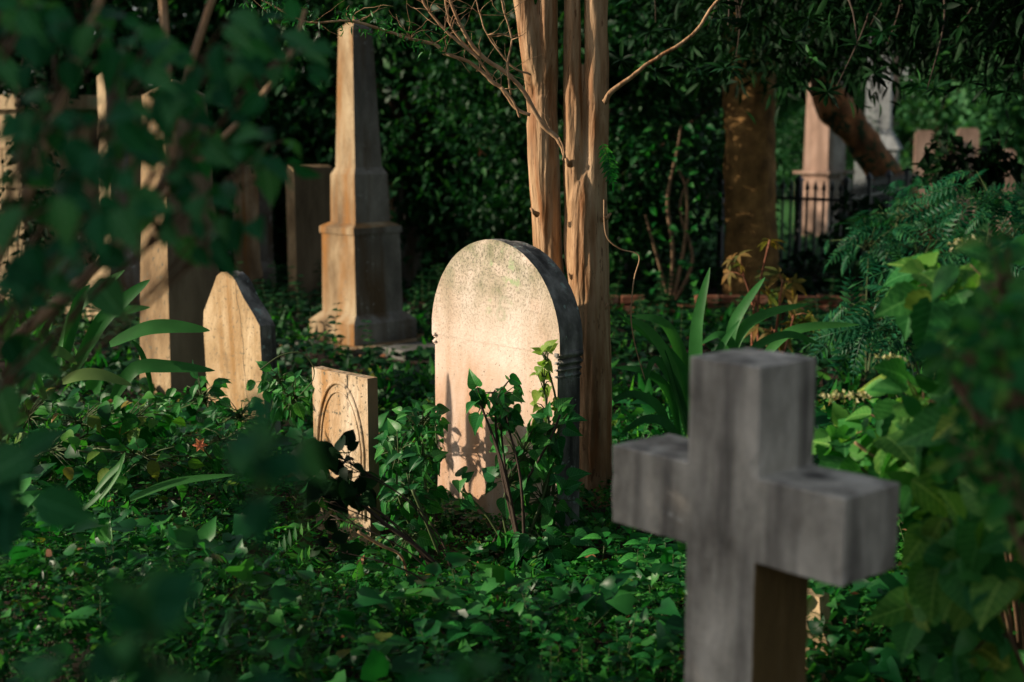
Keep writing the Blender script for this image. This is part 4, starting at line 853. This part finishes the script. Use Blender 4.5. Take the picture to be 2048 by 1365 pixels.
for q in ([(1340, 600, 10), (1345, 500, 9), (1335, 400, 8), (1355, 300, 7), (1362, 250, 4)], [(1346, 600, 9), (1370, 480, 8), (1372, 380, 7), (1350, 330, 5)], [(1350, 600, 9), (1385, 520, 7), (1360, 420, 6), (1380, 350, 4)], [(1338, 600, 8), (1310, 500, 6), (1290, 430, 4)]):
    pp, rr = px_path(q, 12.5, 5); link('stem', tubes([(pp, rr)], 7), M_twig, t, Matrix.Translation(-st0))
for q in range(90):
    lp = P(random.gauss(1330, 50), random.uniform(250, 590), 12.5+random.uniform(-.3, .3)); link('leaf', leaf_mesh('ovate', M_vine), None, t, leaf_M(lp, (random.gauss(0, 1), random.gauss(0, 1), -.2), (-.5, -.5, .6), random.uniform(.06, .12), st0))
plant_from_clusters('laurel_bush', 'dark low bush hiding the foot of the iron fence', 'bush', (P(1690, 560, 13.2).x, 13.2, 0),
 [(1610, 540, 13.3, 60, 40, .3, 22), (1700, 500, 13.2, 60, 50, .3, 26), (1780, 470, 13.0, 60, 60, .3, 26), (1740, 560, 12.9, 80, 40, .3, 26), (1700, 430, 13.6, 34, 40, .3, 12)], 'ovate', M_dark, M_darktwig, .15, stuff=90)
# black leaf sprays in front of the pink stones
plant_from_clusters('dark_sapling', 'silhouetted dark sapling in front of the distant pink headstones', 'sapling', (3.3, 9.6, 0),
 [(1890, 300, 10, 36, 34, .1, 26), (1960, 320, 10, 34, 26, .1, 22), (2000, 300, 10, 26, 30, .1, 18), (1930, 350, 10, 50, 24, .1, 26), (2005, 340, 10, 26, 22, .1, 14), (1860, 350, 10, 40, 20, .1, 14)], 'ovate', M_dark, M_darktwig, .13, face=(0, -.1), stuff=24)

# hydrangea on the right
HY = [(1690, 890, 3.9, 45, 35, .1, 9), (1760, 850, 3.8, 60, 45, .15, 13), (1720, 940, 3.7, 40, 25, .1, 5), (1840, 800, 3.7, 60, 50, .15, 16), (1800, 900, 3.6, 60, 50, .15, 14), (1880, 880, 3.5, 60, 60, .2, 16),
      (1900, 620, 3.6, 60, 60, .2, 12), (1870, 560, 3.8, 50, 40, .15, 8), (1960, 700, 3.3, 70, 80, .2, 20), (1980, 820, 3.2, 70, 80, .2, 20), (1900, 960, 3.3, 80, 60, .2, 16), (1980, 560, 3.4, 60, 60, .2, 10)]
plant_from_clusters('hydrangea_shrub', 'large hydrangea with broad toothed leaves right of the cross', 'shrub', (1.5, 3.9, 0), HY, 'tooth', M_hyd, M_twig, .125, stuff=16)
plant_from_clusters('hydrangea_shrub', 'lower hydrangea with hanging broad leaves, bottom right', 'shrub', (1.35, 3.2, 0),
 [(1900, 1040, 3.1, 60, 50, .15, 14), (1880, 1110, 3.0, 40, 40, .1, 7), (1960, 1170, 2.9, 70, 80, .15, 18), (2030, 1060, 2.8, 60, 80, .15, 14), (1870, 1230, 3.2, 50, 50, .15, 12), (1950, 1300, 3.0, 80, 60, .15, 18)], 'big', M_hyd, M_twig, .11, stuff=12)
plant_from_clusters('leafy_shrub', 'very blurred near foliage along the right edge', 'shrub', (1.1, 1.9, 0),
 [(1990, 560, 2.2, 60, 90, .2, 24), (1960, 680, 2.1, 80, 70, .15, 24), (2010, 800, 2.0, 70, 90, .15, 27), (1950, 900, 2.1, 60, 80, .15, 21), (2030, 960, 1.9, 60, 80, .1, 21), (2040, 660, 2.0, 40, 90, .1, 18), (1900, 760, 2.3, 50, 70, .1, 12)], 'oval', M_bush, M_twig, .047, stuff=16)

def panicle(label, px, py, Y, r, n_, bpx, bpy_):
    c_ = P(px, py, Y); b_ = P(bpx, bpy_, Y+.02); t = thing('flower_panicle', label, 'flower', b_, 'cream flower panicles on the hydrangea'); me = leaf_mesh('tiny', M_flower); paths = [([b_, b_.lerp(c_, .6)+Vector((0, 0, .01)), c_], [.003, .002, .0012])]
    for q in range(n_):
        d = Vector((random.gauss(0, 1), random.gauss(0, 1), random.gauss(.3, .8))).normalized()*r*random.uniform(.4, 1); f_ = c_+Vector((d.x*1.6, d.y, d.z*.7)); paths.append(([c_, f_], [.001, .0008]))
        me2 = scatter_mesh('blossom', 'tiny', np.tile(np.array(f_-b_), (4, 1)), rdir(4, .4), rdir(4, .2), np.full(4, .012*random.uniform(.7, 1.3))); link('blossom', me2, M_flower, t)
    link('flower_stem', tubes(paths, 4), M_stem, t, Matrix.Translation(-b_))
panicle('cream flower cluster highest beside the cross, pointing left', 1785, 725, 3.9, .035, 26, 1815, 790)
panicle('cream flower cluster just right of the cross top, lower left one', 1675, 795, 3.9, .03, 22, 1700, 830)
panicle('sparse cream flower cluster between the two brighter ones', 1720, 795, 3.95, .03, 14, 1705, 830)
panicle('cream flower cluster high at right on the hydrangea', 1935, 490, 3.8, .035, 18, 1960, 540)
panicle('pinkish faded flower cluster in the right foliage', 1955, 890, 3.0, .03, 14, 1975, 930)
# pale bare stem lying through the hydrangea
p_, r_ = px_path([(1710, 885, 7), (1750, 915, 6), (1790, 935, 5), (1830, 945, 4)], 3.7, 5); o = link('bare_stem', tubes([(p_, r_)], 7), M_twig2); tag(o, 'pale bare stem slanting through the hydrangea beside the cross', 'stem')

# near blurred foliage at left
stems = [([(-60, 640, 16), (60, 380, 16), (130, 180, 15), (200, 0, 14), (230, -100, 13)], 2.6), ([(-120, 800, 20, 2.9), (120, 600, 18, 3.0), (270, 450, 17, 3.1), (338, 340, 16, 3.2), (342, 260, 15, 3.2), (336, 160, 13, 3.2), (322, -60, 12, 3.2)], 3.2), ([(345, 260, 13), (375, 150, 12), (430, -20, 11)], 3.2), ([(300, 420, 11), (400, 320, 10), (500, 220, 9), (580, 110, 8), (610, 20, 6)], 3.1)]
bl = Vector((-1.6, 2.7, 0))
t = plant_from_clusters('leafy_sapling', 'tall out-of-focus sapling with dark leaves filling the upper left', 'tree', bl,
 [(40, 60, 2.24, 90, 90, .3, 22), (180, 60, 2.32, 90, 80, .3, 22), (300, 120, 2.32, 80, 80, .3, 19), (440, 90, 2.49, 90, 80, .3, 22), (560, 120, 2.58, 70, 90, .3, 19), (90, 260, 2.06, 80, 70, .3, 19), (330, 200, 2.3, 60, 90, .2, 12), (330, 330, 2.3, 50, 50, .2, 6), (230, 260, 2.15, 90, 80, .3, 22), (420, 250, 2.41, 90, 80, .3, 22), (540, 290, 2.58, 70, 60, .3, 14), (60, 400, 1.98, 80, 60, .25, 16), (200, 400, 1.98, 90, 70, .25, 21), (370, 420, 2.24, 80, 60, .25, 19), (130, 500, 1.89, 60, 40, .2, 6), (60, 520, 1.98, 60, 50, .2, 11), (480, 440, 2.41, 50, 40, .2, 8), (420, 500, 2.41, 40, 30, .2, 3)],
 'oval', M_near, M_twig, .060, twig_r=.002, main_r=.005)
for q, Yb in stems:
    p_, r_ = px_path(q, Yb, 6); link('branch', tubes([(p_, [v*1.25 for v in r_])], 10), M_twig2, t, Matrix.Translation(-bl))
plant_from_clusters('leafy_sapling', 'blurred dark leaves hanging in front of the ivy at left', 'sapling', (-1.3, 2.3, 0),
 [(60, 640, 2.5, 80, 60, .2, 10), (30, 760, 2.6, 50, 50, .2, 5), (200, 560, 2.6, 60, 30, .2, 4), (20, 960, 2.2, 60, 80, .2, 7)], 'big', M_near, M_twig, .085, twig_r=.002, main_r=.005)
plant_from_clusters('leafy_sapling', 'strongly blurred teal leaf group in front of the small headstone', 'sapling', (-.35, 1.4, 0),
 [(525, 890, 1.35, 46, 50, .06, 9), (600, 860, 1.4, 30, 20, .05, 2), (510, 1000, 1.35, 30, 40, .05, 3)], 'big', M_near, M_stem, .05, twig_r=.0015, main_r=.003)
plant_from_clusters('leafy_sapling', 'strongly blurred upright leaves at lower left foreground', 'sapling', (-.38, 1.25, 0),
 [(260, 1160, 1.3, 60, 60, .06, 6), (290, 1260, 1.25, 50, 60, .06, 6), (160, 1330, 1.2, 70, 40, .06, 6), (330, 1340, 1.2, 60, 30, .06, 4)], 'big', M_near, M_stem, .055, twig_r=.0015, main_r=.003, up=.2)
plant_from_clusters('leafy_sapling', 'strongly blurred leaves along the bottom edge left of centre', 'sapling', (-.02, 1.3, 0),
 [(460, 1345, 1.35, 60, 30, .06, 5), (860, 1330, 1.5, 50, 30, .06, 4), (1000, 1345, 1.5, 60, 25, .06, 4)], 'big', M_near, M_stem, .05, twig_r=.0015, main_r=.003)

# hanging vine and fern spray by the tan trunks
p_, r_ = px_path([(1208, 400, 3), (1212, 470, 3), (1240, 498, 3), (1278, 512, 3), (1268, 560, 3), (1262, 630, 3), (1270, 690, 2.5), (1290, 760, 2)], 5.9, 5); o = link('hanging_tendril', tubes([(p_, r_)], 5), M_twig2); tag(o, 'thin pale tendril dangling to the right of the tan trunks', 'vine')
fb = P(1200, 290, 5.95); t = thing('fern_sprig', 'small green ferny sprig growing from the right side of the tan trunk', 'plant', fb)
mf = leaf_mesh('frond', M_vine)
for q, (x_, y_, s_) in enumerate(((1222, 300, .12), (1228, 320, .17), (1240, 345, .14), (1212, 300, .1))):
    lp = P(1203+q*4, 283+q*8, 5.93); e_ = P(x_+14, y_+60, 5.9); link('frond', mf, None, t, leaf_M(lp, e_-lp, Vector((.2, -.8, .5)), s_, fb))
# wiry arch over the small headstone
p_, r_ = px_path([(520, 740, 3), (560, 712, 3), (600, 706, 3), (625, 730, 3), (626, 760, 2), (600, 790, 2)], 5.6, 5); o = link('arched_tendril', tubes([(p_, r_)], 5), M_stem); tag(o, 'thin green tendril arching over the left corner of the small headstone', 'vine')
p_, r_ = px_path([(640, 940, 7), (700, 985, 8), (760, 1040, 9), (830, 1090, 9), (875, 1130, 8)], 4.62, 5); o = link('leaning_stick', tubes([(p_, r_)], 7), M_darktwig); tag(o, 'dark bare stick slanting down right of the small headstone', 'stick')
p_, r_ = px_path([(715, 1063, 6), (760, 1090, 7), (800, 1110, 6), (815, 1150, 5), (822, 1185, 4)], 4.75, 5); o = link('bent_root', tubes([(p_, r_)], 7), M_twig2); tag(o, 'pale bent bare twig low in front of the headstones', 'twig')
p_, r_ = px_path([(825, 980, 7), (850, 1040, 7), (880, 1115, 6)], 5.1, 5); o = link('green_cane', tubes([(p_, r_)], 7), M_stem); tag(o, 'straight pale green cane leaning between the two headstones', 'stem')
p_, r_ = px_path([(1120, 830, 5), (1100, 880, 5), (1060, 950, 6), (1020, 1020, 6), (975, 1110, 6)], 5.28, 5); o = link('woody_cane', tubes([(p_, r_)], 7), M_darktwig); tag(o, 'dark woody cane crossing the right half of the large headstone', 'stem')
# coral flowers in the dark hedge
for px, py, lb_ in ((965, 297, 'coral flower glowing in the dark hedge left of the tan trunks'), (400, 890, 'pinkish flower pair low in the ivy at left')):
    Yf = 14.6 if px > 900 else 5.5; c_ = P(px, py, Yf); t = thing('coral_flower', lb_, 'flower', c_); s_ = .09 if Yf > 10 else .03
    for q in range(6):
        a_ = q*1.047; link('petal', leaf_mesh('ovate', M_coral), None, t, leaf_M(c_, Vector((math.cos(a_), -.3, math.sin(a_))), Vector((0, -1, .2)), s_, c_))
    link('stalk', tubes([([c_, c_+Vector((.02, .1, -.2 if Yf > 10 else -.08))], [.004, .004])], 5), M_stem, t, Matrix.Translation(-c_))
